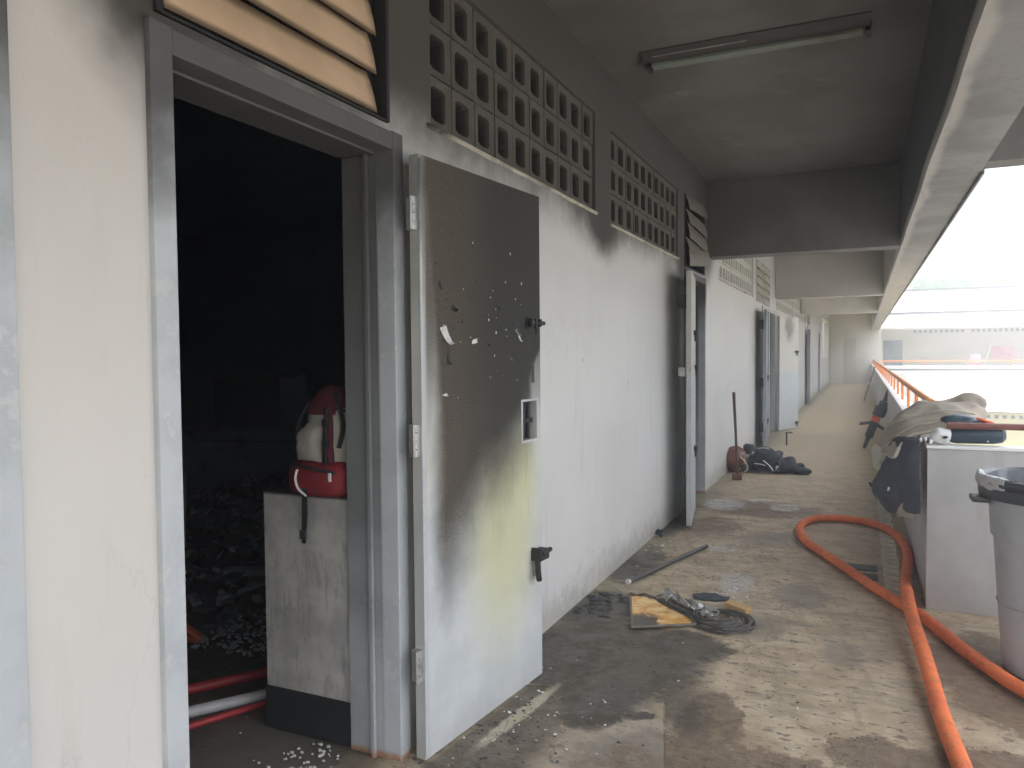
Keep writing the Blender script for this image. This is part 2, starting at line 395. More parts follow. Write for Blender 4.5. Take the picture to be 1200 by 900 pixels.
add('rail_orange', (.85, .27, .05), .45, amt=.15, scale=3)
add('tool_dark', (.022, .026, .045), .5, amt=.2, scale=16)
add('tool_orange', (.80, .12, .05), .45, amt=.15, scale=16)
add('helmet_brown', (.16, .05, .035), .4, amt=.6, scale=14)
add('hi_vis', (.42, .44, .12), .6, amt=.4, scale=30)
add('light_body', (.060, .055, .052), .6, amt=.4, scale=6)
add('light_tube', (.20, .23, .19), .5, amt=.95, scale=5, stretch=(1, 1, 1), dirt=(.10, .075, .055))
add('pipe_white', (.62, .61, .60), .45, amt=.3, scale=18)
add('pipe_red', (.42, .030, .035), .45, amt=.35, scale=18)
add('room_orange', (.62, .12, .05), .5, amt=.4, scale=10)
add('charred', (.055, .062, .072), .85, amt=.1, scale=10, bump=.8)
add('charred_grey', (.26, .275, .30), .8, amt=.8, scale=6, bump=.6)
add('chip_white', (.72, .71, .68), .7, amt=.3, scale=40)
add('ash_flake', (.22, .22, .215), .7, amt=.6, scale=30, bump=.5)
add('foil', (.42, .41, .39), .38, .5, amt=.7, scale=24)
add('frame_metal', (.22, .20, .17), .4, .5, amt=.6, scale=30)
add('cable_grey', (.055, .050, .048), .5, amt=.5, scale=30, dirt=(.18, .17, .16))
add('cork', (.50, .33, .15), .8, amt=.4, scale=25)
add('grate_pale', (.76, .73, .58), .8, amt=.7, scale=20, dirt=(.20, .19, .16))
add('grate_dark', (.055, .06, .062), .7, amt=.3, scale=20)
add('far_wall', (.66, .63, .55), .8, amt=.15, scale=1.2)
add('far_white', (.85, .85, .84), .7, amt=.06, scale=1.0)
add('far_yellow', (.66, .60, .28), .8, amt=.2, scale=1.0)
add('end_wall', (.78, .75, .68), .8, amt=.25, scale=.8)
add('end_panel', (.82, .80, .75), .7, amt=.15, scale=1.0)
add('hole_dark', (.04, .04, .045), .9, amt=.1)
add('poster_pink', (.80, .55, .58), .7, amt=.75, scale=4, dirt=(.70, .20, .28))
add('chair_pink', (.75, .40, .44), .6, amt=.2, scale=4)
add('crutch_cream', (.80, .78, .60), .6, amt=.1)
add('roof_sheet', (.80, .80, .80), .5, amt=.1, scale=.7)
add('bark', (.12, .09, .06), .9, amt=.4, scale=8)
add('leafage', (.05, .20, .005), .7, amt=.35, scale=.8, dirt=(.03, .06, .012))
add('grass', (.20, .26, .08), .9, amt=.5, scale=.3, dirt=(.30, .26, .16))
add('yard', (.55, .53, .49), .9, amt=.4, scale=.4, dirt=(.35, .33, .28))

def f_burnt(g):
    p = g.obj(); x, y, z = g.sep(p); n = g.noise(p, 7, 5, .6, 1.2); n2 = g.noise(p, 22, 4)
    c = g.mix(g.ss(.35, .62, n), (.70, .34, .07), (.88, .64, .30))
    dark = g.ell(x + (n-.5)*.16, y + (n-.5)*.16, .07, .10, .12, .15, .5)
    c = g.mix(dark*.95, c, (.035, .03, .028))
    c = g.mix(g.ss(.62, .72, n2)*.5, c, (.16, .08, .03))
    return dict(c=c, r=.35, n=g.bump(n + n2*.4, .4, .006))
M['burnt'] = mat('scorched_panel', f_burnt)

# ------------------------------------------------------------------ mesh helpers
class MB:
    def __init__(s): s.b = bmesh.new()
    def box(s, x0, x1, y0, y1, z0, z1, bev=0.0, rot=None, piv=None):
        r = bmesh.ops.create_cube(s.b, size=1.0)
        vs = r['verts']
        for v in vs:
            v.co = Vector(((x0+x1)/2 + v.co.x*(x1-x0), (y0+y1)/2 + v.co.y*(y1-y0), (z0+z1)/2 + v.co.z*(z1-z0)))
        if bev:
            ed = list({e for v in vs for e in v.link_edges})
            r2 = bmesh.ops.bevel(s.b, geom=ed, offset=bev, segments=2, profile=.7, affect='EDGES')
            vs = list({v for f in r2['faces'] for v in f.verts} | {v for v in vs if v.is_valid})
        if rot is not None:
            c = Vector(piv) if piv else Vector(((x0+x1)/2, (y0+y1)/2, (z0+z1)/2))
            bmesh.ops.rotate(s.b, verts=[v for v in vs if v.is_valid], cent=c, matrix=rot)
        return s
    def quad(s, pts):
        s.b.faces.new([s.b.verts.new(p) for p in pts]); return s
    def poly(s, pts, ext):
        """outline pts extruded by vector ext"""
        e = Vector(ext); a = [s.b.verts.new(p) for p in pts]; c = [s.b.verts.new(Vector(p)+e) for p in pts]
        s.b.faces.new(a); s.b.faces.new(c[::-1]); n = len(pts)
        for i in range(n): s.b.faces.new((a[i], c[i], c[(i+1) % n], a[(i+1) % n]))
        return s
    def tube(s, pts, rad, seg=10, flat=1.0, cap=True):
        pts = [Vector(p) for p in pts]; n = len(pts)
        rads = rad if isinstance(rad, (list, tuple)) else [rad]*n
        prev = None; rings = []
        for i, p in enumerate(pts):
            t = (pts[min(i+1, n-1)] - pts[max(i-1, 0)]).normalized()
            if prev is None:
                up = Vector((0, 0, 1)) if abs(t.z) < .9 else Vector((1, 0, 0))
                a = t.cross(up).normalized()
            else:
                a = (prev - t*prev.dot(t))
                a = a.normalized() if a.length > 1e-6 else t.orthogonal().normalized()
            prev = a; c = a.cross(t)
            rings.append([s.b.verts.new(p + (a*math.cos(q) + c*math.sin(q)*flat)*rads[i]) for q in [2*math.pi*k/seg for k in range(seg)]])
        for i in range(n-1):
            for k in range(seg):
                s.b.faces.new((rings[i][k], rings[i+1][k], rings[i+1][(k+1) % seg], rings[i][(k+1) % seg]))
        if cap: s.b.faces.new(rings[0]); s.b.faces.new(rings[-1][::-1])
        return s
    def lathe(s, prof, c=(0, 0, 0), seg=28, sx=1.0, sy=1.0, close=False):
        rings = []
        for r, z in prof:
            rings.append([s.b.verts.new((c[0]+r*sx*math.cos(2*math.pi*k/seg), c[1]+r*sy*math.sin(2*math.pi*k/seg), c[2]+z)) for k in range(seg)])
        for i in range(len(rings)-1):
            for k in range(seg):
                s.b.faces.new((rings[i][k], rings[i][(k+1) % seg], rings[i+1][(k+1) % seg], rings[i+1][k]))
        if close:
            s.b.faces.new(rings[0][::-1]); s.b.faces.new(rings[-1])
        return s
    def blob(s, c, r, e=2.6, nz=0.0, ns=8.0, seg=20, rings=14, rot=None, seed=0.0):
        """superellipsoid lump with folds"""
        c = Vector(c); rr = []
        def f(v, p): return math.copysign(abs(v)**p, v)
        q = 2/e
        for i in range(rings+1):
            a = -math.pi/2 + math.pi*i/rings; row = []
            for k in range(seg):
                b = 2*math.pi*k/seg
                v = Vector((f(math.cos(a), q)*f(math.cos(b), q)*r[0], f(math.cos(a), q)*f(math.sin(b), q)*r[1], f(math.sin(a), q)*r[2]))
                if nz:
                    d = noise.noise((v + c)*ns + Vector((seed, seed, 0))); d2 = noise.noise((v + c)*ns*2.3 + Vector((9, seed, 3)))
                    v = v + v.normalized()*(d*nz + d2*nz*.5) if v.length > 1e-6 else v
                if rot is not None: v = rot @ v
                row.append(c + v)
            if i in (0, rings):
                m_ = sum(row, Vector())/seg; row = [s.b.verts.new(m_)]
            else: row = [s.b.verts.new(x) for x in row]
            rr.append(row)
        for i in range(rings):
            for k in range(seg):
                k2 = (k+1) % seg
                if i == 0: s.b.faces.new((rr[0][0], rr[1][k2], rr[1][k]))
                elif i == rings-1: s.b.faces.new((rr[i][k], rr[i][k2], rr[i+1][0]))
                else: s.b.faces.new((rr[i][k], rr[i][k2], rr[i+1][k2], rr[i+1][k]))
        return s
    def mesh(s, name, smooth=False, ang=35):
        bmesh.ops.remove_doubles(s.b, verts=s.b.verts, dist=1e-6)
        bmesh.ops.recalc_face_normals(s.b, faces=s.b.faces)
        if smooth:
            for f in s.b.faces: f.smooth = True
            for e in s.b.edges:
                if len(e.link_faces) == 2 and e.calc_face_angle(0) > R(ang): e.smooth = False
        m = bpy.data.meshes.new(name); s.b.to_mesh(m); s.b.free(); return m
    def build(s, name, m, parent=None, smooth=False, loc=None, rot=None, ang=35, **k):
        me = s.mesh(name, smooth, ang); me.materials.append(M[m] if isinstance(m, str) else m)
        o = bpy.data.objects.new(name, me); COL.objects.link(o)
        if parent is not None: o.parent = parent
        if loc is not None: o.location = loc
        if rot is not None: o.rotation_euler = rot
        for a, b_ in k.items(): o[a] = b_
        return o

def thing(name, label, cat, loc=(0, 0, 0), rz=0.0, group=None):
    o = bpy.data.objects.new(name, None); COL.objects.link(o); o.empty_display_size = .1
    o.location = loc; o.rotation_euler = (0, 0, rz); o['label'] = label; o['category'] = cat
    if group: o['group'] = group
    return o
def tag(o, label, cat, group=None):
    o['label'] = label; o['category'] = cat
    if group: o['group'] = group
    return o
def inst(o, parent=None, loc=None, rot=None):
    c = o.copy(); COL.objects.link(c)
    if parent is not None: c.parent = parent
    if loc is not None: c.location = loc
    if rot is not None: c.rotation_euler = rot
    return c
def catmull(P, n):
    out = []; P = [Vector(p) for p in P]; m = len(P)
    for i in range(m-1):
        a, b, c, d = P[max(i-1, 0)], P[i], P[i+1], P[min(i+2, m-1)]
        for k in range(n):
            t = k/n
            out.append(.5*((2*b) + (c-a)*t + (2*a-5*b+4*c-d)*t*t + (3*b-a-3*c+d)*t**3))
    out.append(P[-1]); return out
def cloth(rows, n=6, thick=.008, fold=.012, fs=7.0, seed=0.0, pleat=0.0, diag=0.0):
    """bicubic cloth sheet through rows of control points, wrinkled, with thickness"""
    fine = [catmull(r, n) for r in rows]; cols = list(zip(*fine)); grid = [catmull(c, n) for c in cols]
    mb = MB(); V_ = []
    for i, c in enumerate(grid):
        row = []
        for j, p in enumerate(c):
            if pleat: p = p + Vector((-1, 0, 0))*pleat*abs(math.sin(i*1.05 + .35*noise.noise(p*6)*6))
            if diag:
                w_ = p.y*13 + p.x*9 + p.z*16 + 3.2*noise.noise(p*3.5); p = p + Vector((-.45, -.35, .8))*diag*(1-abs(math.sin(w_)))**1.5*(.4+.9*abs(noise.noise(p*2.3)))
            q = p*fs + Vector((seed, 0, seed))
            d = Vector((noise.noise(q), noise.noise(q + Vector((31, 7, 3))), noise.noise(q + Vector((3, 17, 53)))))
            d2 = Vector((noise.noise(q*2.7), noise.noise(q*2.7 + Vector((31, 7, 3))), noise.noise(q*2.7 + Vector((3, 17, 53)))))
            row.append(mb.b.verts.new(p + d*fold + d2*fold*.45))
        V_.append(row)
    for i in range(len(V_)-1):
        for j in range(len(V_[0])-1):
            mb.b.faces.new((V_[i][j], V_[i+1][j], V_[i+1][j+1], V_[i][j+1]))
    bmesh.ops.recalc_face_normals(mb.b, faces=mb.b.faces)
    bmesh.ops.solidify(mb.b, geom=mb.b.faces[:], thickness=thick)
    return mb

# ------------------------------------------------------------------ sky
def world():
    g = G(wd.node_tree); bg = wd.node_tree.nodes['Background']
    sky = g.n.new('ShaderNodeTexSky'); sky.sky_type = 'NISHITA'; sky.sun_disc = False
    sky.sun_elevation = R(SUN_EL); sky.sun_rotation = R(SUN_AZ); sky.air_density = 1.2; sky.dust_density = 3.0
    d = g.gen(); x, y, z = g.sep(d)
    zz = g.m('MAXIMUM', z, .03) + .12
    q = g.comb(x*(1.0)*g.m('DIVIDE', 1.0, zz), y*g.m('DIVIDE', 1.0, zz), 0.0)
    n = g.noise(q, 1.1, 7, .58)
    cov = g.ss(.36, .52, n)
    lum = g.ss(.07, .40, z)
    wh = g.mix(lum, (1.35, 1.42, 1.55), (18.0, 18.4, 19.2))
    wh = g.mix(g.ss(.48, .75, g.noise(q, 1.7, 6, .6))*.85, wh, (.65, .85, 1.15))
    c = g.mix(cov*.8, V(g, sky.outputs[0]), wh)
    g.l.new(c.o, bg.inputs[0]); bg.inputs[1].default_value = SKY_STRENGTH
world()

# ------------------------------------------------------------------ large structure
WT = .2                      # wall thickness (wall faces at x = 0 and x = -0.2)
CE = 3.31                    # ceiling height
doors_y = [(-.15, .90), (1.35, 2.30), (7.25, 8.15), (13.25, 14.10), (14.22, 15.05), (24.4, 25.3), (30.5, 31.4)]
DH = 2.205
openings = [(a, b, 0.0, DH) for a, b in doors_y]
louv_y = [(1.315, 2.290), (7.20, 8.15), (12.42, 13.30), (13.45, 14.25), (24.2, 25.4)]
openings += [(a, b, 2.29, 2.97) for a, b in louv_y]
grilles = [(2.59, 10, 2.37, True), (4.92, 10, 2.345, True), (9.05, 15, 2.345, True), (15.4, 20, 2.345, False), (19.6, 20, 2.345, False)]
BW = .2
openings += [(33.5, 39.4, 1.3, 2.9)]  # added opening, not a known part; lets daylight into the far end
openings += [(y0, y0+n*BW+.0, z0, z0+3*.203) for y0, n, z0, f in grilles]

def panel_with_openings(axis_x, thick, y0, y1, z0, z1, ops):
    ys = sorted({y0, y1} | {a for o in ops for a in o[:2]}); zs = sorted({z0, z1} | {a for o in ops for a in o[2:]})
    solid = {}
    for i in range(len(ys)-1):
        for j in range(len(zs)-1):
            cy, cz = (ys[i]+ys[i+1])/2, (zs[j]+zs[j+1])/2
            solid[i, j] = not any(o[0] < cy < o[1] and o[2] < cz < o[3] for o in ops)
    mb = MB(); a, b = axis_x, axis_x-thick
    for (i, j), s_ in solid.items():
        if not s_: continue
        A, B, C, D = ys[i], ys[i+1], zs[j], zs[j+1]
        mb.quad([(a, A, C), (a, B, C), (a, B, D), (a, A, D)]); mb.quad([(b, A, C), (b, B, C), (b, B, D), (b, A, D)])
        for di, dj, pts in ((-1, 0, [(a, A, C), (a, A, D), (b, A, D), (b, A, C)]), (1, 0, [(a, B, C), (a, B, D), (b, B, D), (b, B, C)]),
                            (0, -1, [(a, A, C), (a, B, C), (b, B, C), (b, A, C)]), (0, 1, [(a, A, D), (a, B, D), (b, B, D), (b, A, D)])):
            if not solid.get((i+di, j+dj), False): mb.quad(pts)
    return mb
wall = thing('corridor_wall', 'long white painted classroom wall smoked black along its top', 'wall', (0, 0, 0))
panel_with_openings(0, WT, -4, 40.2, 0, CE, openings).build('plaster_wall', 'wall', wall)

# vent grilles: every hollow block is a piece of its own
def block_mesh():
    mb = MB(); w, h, d = BW/2-.0035, .1015-.0035, .10
    outer = []; inner = []; N = 20
    hw, hh = .058, .067
    for k in range(N):
        a = 2*math.pi*(k+.5)/N; c, s_ = math.cos(a), math.sin(a)
        t = 1/max(abs(c)/w, abs(s_)/h); outer.append((c*t, s_*t))
        e = 10.0; r = (abs(c/hw)**e + abs(s_/hh)**e)**(-1/e); inner.append((c*r, s_*r))
    for sx, sy in ((1, 1), (1, -1), (-1, 1), (-1, -1)):        # pull the nearest outline point into each corner
        k = min(range(N), key=lambda i: (outer[i][0]-sx*w)**2 + (outer[i][1]-sy*h)**2); outer[k] = (sx*w, sy*h)
    F = [mb.b.verts.new((0, y, z)) for y, z in outer]; I = [mb.b.verts.new((-.006, y, z)) for y, z in inner]
    B = [mb.b.verts.new((-d, y, z)) for y, z in outer]; J = [mb.b.verts.new((-d, y*.92, z*.92)) for y, z in inner]
    for k in range(N):
        q = (k+1) % N
        mb.b.faces.new((F[k], F[q], I[q], I[k])); mb.b.faces.new((I[k], I[q], J[q], J[k]))
        mb.b.faces.new((F[k], B[k], B[q], F[q])); mb.b.faces.new((B[k], J[k], J[q], B[q]))
    return mb
proto = None
labels = {2.59: 'blackened grille beside the open door', 4.92: 'smoked grille nearer the second door'}
for y0, n, z0, fine in grilles:
    mb = MB()                                             # mortar bed seen in the joints, set back
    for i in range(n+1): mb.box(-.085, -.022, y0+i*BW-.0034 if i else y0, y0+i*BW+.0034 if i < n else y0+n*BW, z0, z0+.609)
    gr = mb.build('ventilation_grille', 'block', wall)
    if y0 in labels: gr['label'] = labels[y0]
    if fine:
        for i in range(n):
            for j in range(3):
                loc = (-.016 + random.uniform(-.003, .003), y0 + (i+.5)*BW, z0 + (j+.5)*.203)
                rot = (random.uniform(-.008, .008), 0, random.uniform(-.02, .02))
                if proto is None:
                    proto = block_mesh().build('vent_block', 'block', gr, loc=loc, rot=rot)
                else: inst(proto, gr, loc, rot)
    else:
        bm = bmesh.new()
        for i in range(n):
            for j in range(3):
                t = proto.data.copy(); t.transform(Matrix.Translation((-.016, y0 + (i+.5)*BW, z0 + (j+.5)*.203))); bm.from_mesh(t)
                bpy.data.meshes.remove(t)
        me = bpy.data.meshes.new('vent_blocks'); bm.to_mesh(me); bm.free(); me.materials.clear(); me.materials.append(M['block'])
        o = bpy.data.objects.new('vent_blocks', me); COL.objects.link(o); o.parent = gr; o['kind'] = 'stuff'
    # rendered ledge under the grille, uneven along its length
    mb = MB(); N = n*5; prev = None
    for i in range(N+1):
        y = y0-.03 + (n*BW+.06)*i/N; a = noise.noise(Vector((y*3.1, 0, 0)))*.006; b = noise.noise(Vector((y*4.7, 5, 0)))*.006
        cur = [mb.b.verts.new(p) for p in ((-.015, y, z0-.002), (.008+a, y, z0-.004+b*.3), (.010+a, y, z0-.010+b*.6), (-.001, y, z0-.022+b))]
        if prev:
            for k in range(3): mb.b.faces.new((prev[k], prev[k+1], cur[k+1], cur[k]))
        prev = cur
    mb.build('ledge', 'sill', gr)

# louvre windows over the doors
def slat_mesh(L, w=.150):
    mb = MB(); prof = []
    for k in range(9):
        t = k/8; prof.append((.040*(1-t)**1.1 + .007*math.sin(math.pi*t), w*t*.97))      # belly faces out, foot stands proud
    pts = [(x, z) for x, z in prof]; rows = []
    S = 14
    for i in range(S+1):
        y = L*i/S; s_ = noise.noise(Vector((y*2.2, L, 0)))*.006
        rows.append(([mb.b.verts.new((x+s_*(1-z/w), y, z)) for x, z in pts], [mb.b.verts.new((x+s_*(1-z/w)-.004, y, z)) for x, z in pts]))
    for i in range(S):
        for k in range(8):
            a, b = rows[i], rows[i+1]
            mb.b.faces.new((a[0][k], b[0][k], b[0][k+1], a[0][k+1])); mb.b.faces.new((a[1][k], a[1][k+1], b[1][k+1], b[1][k]))
        for k in (0, 8): mb.b.faces.new((rows[i][0][k], rows[i][1][k], rows[i+1][1][k], rows[i+1][0][k]))
    for r in (rows[0], rows[-1]):
        for k in range(8): mb.b.faces.new((r[0][k], r[0][k+1], r[1][k+1], r[1][k]))
    return mb
for q, (a, b) in enumerate(louv_y):
    mb = MB()
    e = .004 if q == 0 else .0
    mb.box(-.12, .012, a, a+.018, 2.292, 2.968); mb.box(-.12, .012, b-.018, b, 2.292, 2.968)
    if q == 0: mb.box(-.12, -.045, 2.225, b-.019, 2.292, 2.968)
    mb.box(-.12, .008, a+.018, b-.018, 2.292, 2.300); mb.box(-.12, .008, a+.018, b-.018, 2.95, 2.968)
    win = mb.build('louver_window', 'soot_iron' if q < 2 else 'frame', wall)
    if q == 0: win['label'] = 'tan metal louvers over the open door'
    first = None; pitch = .130
    m_ = 'slat' if q == 0 else ('slat_dark' if q == 1 else 'slat_far')
    for k in range(5):
        loc = (-.022, a+.02, 2.302+k*pitch); rot = (random.uniform(-.004, .004), R(2)*random.uniform(-1, 1), 0)
        if q == 1: rot = (random.uniform(-.06, .10), R(16)*random.uniform(-.2, 1), 0); loc = (.01, a+.02, 2.302+k*pitch)
        if first is None: first = slat_mesh(2.205-a-.02 if q == 0 else b-a-.04).build('louver_slat', m_, win, smooth=True, loc=loc, rot=rot)
        else: inst(first, win, loc, rot)

# steel door frames
def frame(a, b, near_door=False):
    f = MB()
    for (s0, s1, sg) in ((a-.062, a+.003, -1), (b-.003, b+.062, 1)):
        f.box(-.206, -.058, s0+.001 if sg > 0 else s0+.01, s1-.01 if sg > 0 else s1-.001, 0, DH-.004, .003)      # back of the jamb
        f.box(-.062, .018, s0, s1, 0, DH+.06, .004)                                                # face
        y = s1+.004 if sg < 0 else s0-.004
        f.box(-.10, -.085, min(y, y-sg*.016), max(y, y-sg*.016), 0, DH, .002)                      # stop bead
    f.box(-.062, .0175, a+.003, b-.003, DH-.006, DH+.055, .004)
    f.box(-.206, -.058, a+.007, b-.007, DH-.014, DH+.05, .003)
    return f.build('door_frame', 'frame', wall)
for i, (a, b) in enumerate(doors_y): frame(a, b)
# skirting ramp of mortar at the first frame's feet
# ceiling, beams
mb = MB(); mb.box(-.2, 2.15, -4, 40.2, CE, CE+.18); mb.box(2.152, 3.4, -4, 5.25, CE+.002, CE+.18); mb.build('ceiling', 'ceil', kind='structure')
cb = thing('cross_beam', 'nearer concrete beam crossing the sooty ceiling', 'beam', (0, 8.42, 2.51), 0, 'ceiling cross beams')
MB().box(.002, 1.843, 8.38-8.42, 8.66-8.42, 0, CE-2.51-.003, .006).build('beam', 'ceil', cb)
for y, lab in ((15.3, 'second concrete beam crossing the corridor ceiling'), (21.9, 'third beam across the ceiling, in pale hazy light')):
    c = cb.copy(); COL.objects.link(c); c.location.y = y + .04; c['label'] = lab
    for ch in cb.children:
        d = ch.copy(); COL.objects.link(d); d.parent = c
eb = thing('edge_beam', 'long concrete beam along the open side of the ceiling', 'beam')
mb = MB(); N = 150; prev = None                     # slightly wavy plastered arris
for i in range(N+1):
    y = -4 + 44.2*i/N; a = noise.noise(Vector((y*.9, 0, 0)))*.012
    cur = [mb.b.verts.new(p) for p in ((1.845+a*.4, y, CE-.002), (1.845+a, y, 2.565), (1.862+a, y, 2.535), (2.12, y, 2.530), (2.150, y, 2.530), (2.150, y, CE-.002))]
    if prev:
        for k in range(5): mb.b.faces.new((prev[k], prev[k+1], cur[k+1], cur[k]))
    prev = cur
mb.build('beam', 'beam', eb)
MB().box(2.152, 2.166, 5.26, 40.2, 2.512, CE+.2, .003).build('drip_edge', 'beam', eb)
mb = MB(); mb.box(2.153, 3.45, 5.05, 5.25, 2.535, CE-.003, .006)
tag(mb.build('landing_beam', 'ceil'), 'concrete beam closing the landing at the top right', 'beam')
# building shell above and around, its rear and landing left open to add daylight
shell = thing('school_building', 'two storey concrete school block holding the burnt rooms', 'building')
mb = MB(); mb.box(-8.2, 2.19, -4, 32.2, CE+.21, CE+.34); mb.box(-2.2, 2.19, 32.2, 40.2, CE+.21, CE+.34); mb.box(2.195, 3.5, -4, 5.25, CE+.21, CE+.34); mb.build('roof', 'far_white', shell)
mb = MB(); mb.box(-8.2, -8.0, -4, 32.0, 0, CE); mb.box(-8.0, -.21, 31.9, 32.1, 0, CE); mb.box(-8.0, -.21, 1.02, 1.14, 0, CE); mb.box(-8.0, -.21, 8.34, 8.46, 0, CE)
mb.box(-8.0, -.21, 14.11, 14.21, 0, CE); mb.box(-8, -.21, -4, -3.9, 0, CE); mb.box(-8.0, -.21, 27, 27.1, 0, CE)
mb.box(-8.2, -.21, 1.14, 8.34, CE-.02, CE-.004)
mb.build('interior_wall', 'room', shell)
MB().box(3.3, 3.42, -4, 4.9, 0, .30).build('landing_kerb', 'parapet', shell)
MB().box(-8.2, 2.05, -4, 40.2, -3.4, -.3).build('lower_storey', 'far_yellow', shell)

# floors
mb = MB()
mb.box(-.2, 1.985, 5.04, 40.2, -.2, 0); mb.box(-.2, 3.42, -4, 5.04, -.2, 0)
mb.build('corridor_floor', 'floor', kind='structure')
MB().box(-8.0, -.2, -4, 32.1, -.2, -.002).build('room_floor', 'roomfloor', kind='structure')

# parapet: inner face x = 1.864, near end turns right at y = 4.92
pp = thing('parapet_wall', 'low white parapet along the open side of the corridor', 'wall')
mb = MB(); mb.box(1.864, 1.985, 5.04, 40.2, 0, .922, .003); mb.box(1.864, 3.4, 4.92, 5.04, 0, .922, .004)
mb.build('wall', 'parapet', pp)
mb = MB(); mb.box(1.858, 1.992, 5.046, 40.2, .923, .94, .005); mb.box(1.858, 3.4, 4.912, 5.046, .923, .94, .005)
mb.build('coping', 'far_white', pp)
rail = thing('railing', 'orange steel railing on top of the corridor parapet', 'railing')
MB().tube([(1.93, 5.55, 1.145), (1.93, 12, 1.145), (1.93, 40.1, 1.145)], .024, 10).build('top_rail', 'rail_orange', rail, True)
pm = MB().box(-.012, .012, -.03, .03, 0, .19, .002).build('post', 'rail_orange', rail, loc=(1.93, 5.9, .942))
y = 7.15
while y < 40: inst(pm, rail, (1.93, y, .942)); y += 1.25
# drain by the parapet: dished pale slab strip with slots, and the dark iron cover beside it
dg = thing('drain_channel', 'pale worn concrete drain strip along the parapet foot', 'drain')
k = 0; y = 5.05; first = None
while y < 9.6:
    L = random.uniform(.10, .16)
    bmx = MB().box(1.655+random.uniform(0, .012), 1.765+random.uniform(-.012, .004), 0, L-.014, -.002, .006+random.uniform(0, .004), .003)
    bmx.build('drain_slab', 'grate_pale', dg, loc=(0, y, 0)); y += L
fc = thing('floor_cover', 'pair of small dark iron floor covers inside the hose loop', 'cover')
MB().box(1.40, 1.625, 5.62, 5.76, 0, .008, .002).build('cover_plate', 'grate_dark', fc)
MB().box(1.50, 1.625, 5.40, 5.53, 0, .008, .002).build('cover_plate', 'grate_dark', fc)

# end wall of the corridor
ew = thing('end_wall', 'hazy beige wall closing the far end of the corridor', 'wall')
MB().box(-.2, 2.28, 40.2, 40.4, 0, CE).build('wall', 'end_wall', ew)
MB().box(.05, .62, 40.17, 40.199, 0, 2.15, .004).build('door_panel', 'end_panel', ew)
MB().box(.66, 1.19, 40.18, 40.199, 0, 2.2, .004).build('side_panel', 'far_wall', ew)

# ------------------------------------------------------------------ far wing across the courtyard
W = thing('far_classroom_wing', 'white classroom wing across the courtyard with orange railing', 'building')
def wing_wall(y, z0, z1, x0, x1, ops, m_, name):
    mb = panel_with_openings(0, .2, x0, x1, z0, z1, ops)
    for v in mb.b.verts: v.co = Vector((v.co.y, y - v.co.x, v.co.z))
    return mb.build(name, m_, W)
vents = []
for x0, n in ((3.85, 10), (6.40, 14), (9.9, 14), (13.4, 14)):
    for i in range(n): vents.append((x0+i*.235, x0+i*.235+.13, 2.46, 2.60))
wing_wall(44.2, -.2, 2.75, 1.2, 34, vents + [(2.45, 3.35, 0, 2.1)], 'far_wall', 'upper_wall')
low = []
x = 2.6
while x < 30: low.append((x, x+.17, -1.72, -1.55)); x += .33
wing_wall(42.6, -3.4, -1.45, 1.2, 34, low, 'far_yellow', 'lower_wall')
MB().box(1.2, 34, 45.2, 45.3, -3.4, 2.9).build('dark_backing', 'hole_dark', W)  # near-black sheet added behind the vents, standing in for shade inside
MB().box(2.44, 3.36, 44.33, 44.38, 0, 2.1).build('door', 'leafback', W)
MB().box(1.2, 34, 41.96, 44.2, -.35, -.1).build('walkway_slab', 'far_white', W)
MB().box(2.2, 34, 41.8, 41.95, -1.35, .72).build('parapet', 'far_white', W)
MB().box(2.2, 34, 41.77, 41.99, .735, .82, .01).build('coping', 'far_white', W)
MB().box(2.2, 34, 41.80, 41.86, 1.02, 1.08, .01).build('rail', 'rail_orange', W)
pm = MB().box(-.02, .02, -.015, .015, 0, .19).build('post', 'rail_orange', W, loc=(2.4, 41.83, .825))
for i in range(1, 18): inst(pm, W, (2.4+i*1.8, 41.83, .825))
# sloping white eave in two folds
mb = MB()
mb.poly([(1.2, 41.3, 2.66), (1.2, 41.3, 2.72), (1.2, 42.0, 3.36), (1.2, 42.0, 3.30)], (33, 0, 0))
mb.build('lower_eave', 'roof_sheet', W)
MB().poly([(1.2, 42.02, 3.33), (1.2, 42.02, 3.40), (1.2, 44.6, 4.62), (1.2, 44.6, 4.55)], (33, 0, 0)).build('roof_sheet', 'roof_sheet', W)
MB().box(1.2, 34, 41.88, 41.99, 3.37, 3.43).build('eave_shadow_strip', 'iron', W)  # added dark strip, a painted shadow line at the eave fold
MB().box(1.2, 34, 44.50, 44.60, 4.63, 4.71).build('ridge_shadow_strip', 'iron', W)  # added dark strip drawing the shadow line along the roof top
MB().box(2.2, 34, 41.78, 41.80, .60, .66).build('coping_shadow_strip', 'iron', W)  # thin dark strip added as the shadow line below the coping
MB().box(1.2, 34, 41.32, 44.2, 2.62, 2.655).build('soffit', 'far_white', W)
MB().box(1.0, 34.2, 44.6, 52, 4.50, 4.62).build('rear_roof', 'roof_sheet', W)
MB().box(1.0, 34, 51.6, 51.8, -3.4, 4.5).build('back_wall', 'far_wall', W)
tag(MB().box(7.28, 8.25, 44.16, 44.19, 1.02, 1.75, .004).build('notice_board', 'poster_pink'), 'pink and white notice board on the far wing wall', 'board')
ch = thing('chair', 'pale pink chair standing by the far wing railing', 'chair', (6.35, 42.6, -.1))
MB().box(-.24, .24, -.22, .22, .92, 1.02, .02).build('seat', 'chair_pink', ch)
MB().box(-.20, .24, -.22, -.17, 1.02, 1.45, .03).build('backrest', 'poster_pink', ch)
for sx in (-.2, .2):
    for sy in (-.19, .19): MB().box(sx-.02, sx+.02, sy-.02, sy+.02, 0, .92).build('leg', 'chair_pink', ch)
br = thing('broom', 'cream broom handle leaning by the pink chair', 'broom', (6.62, 42.5, -.1))
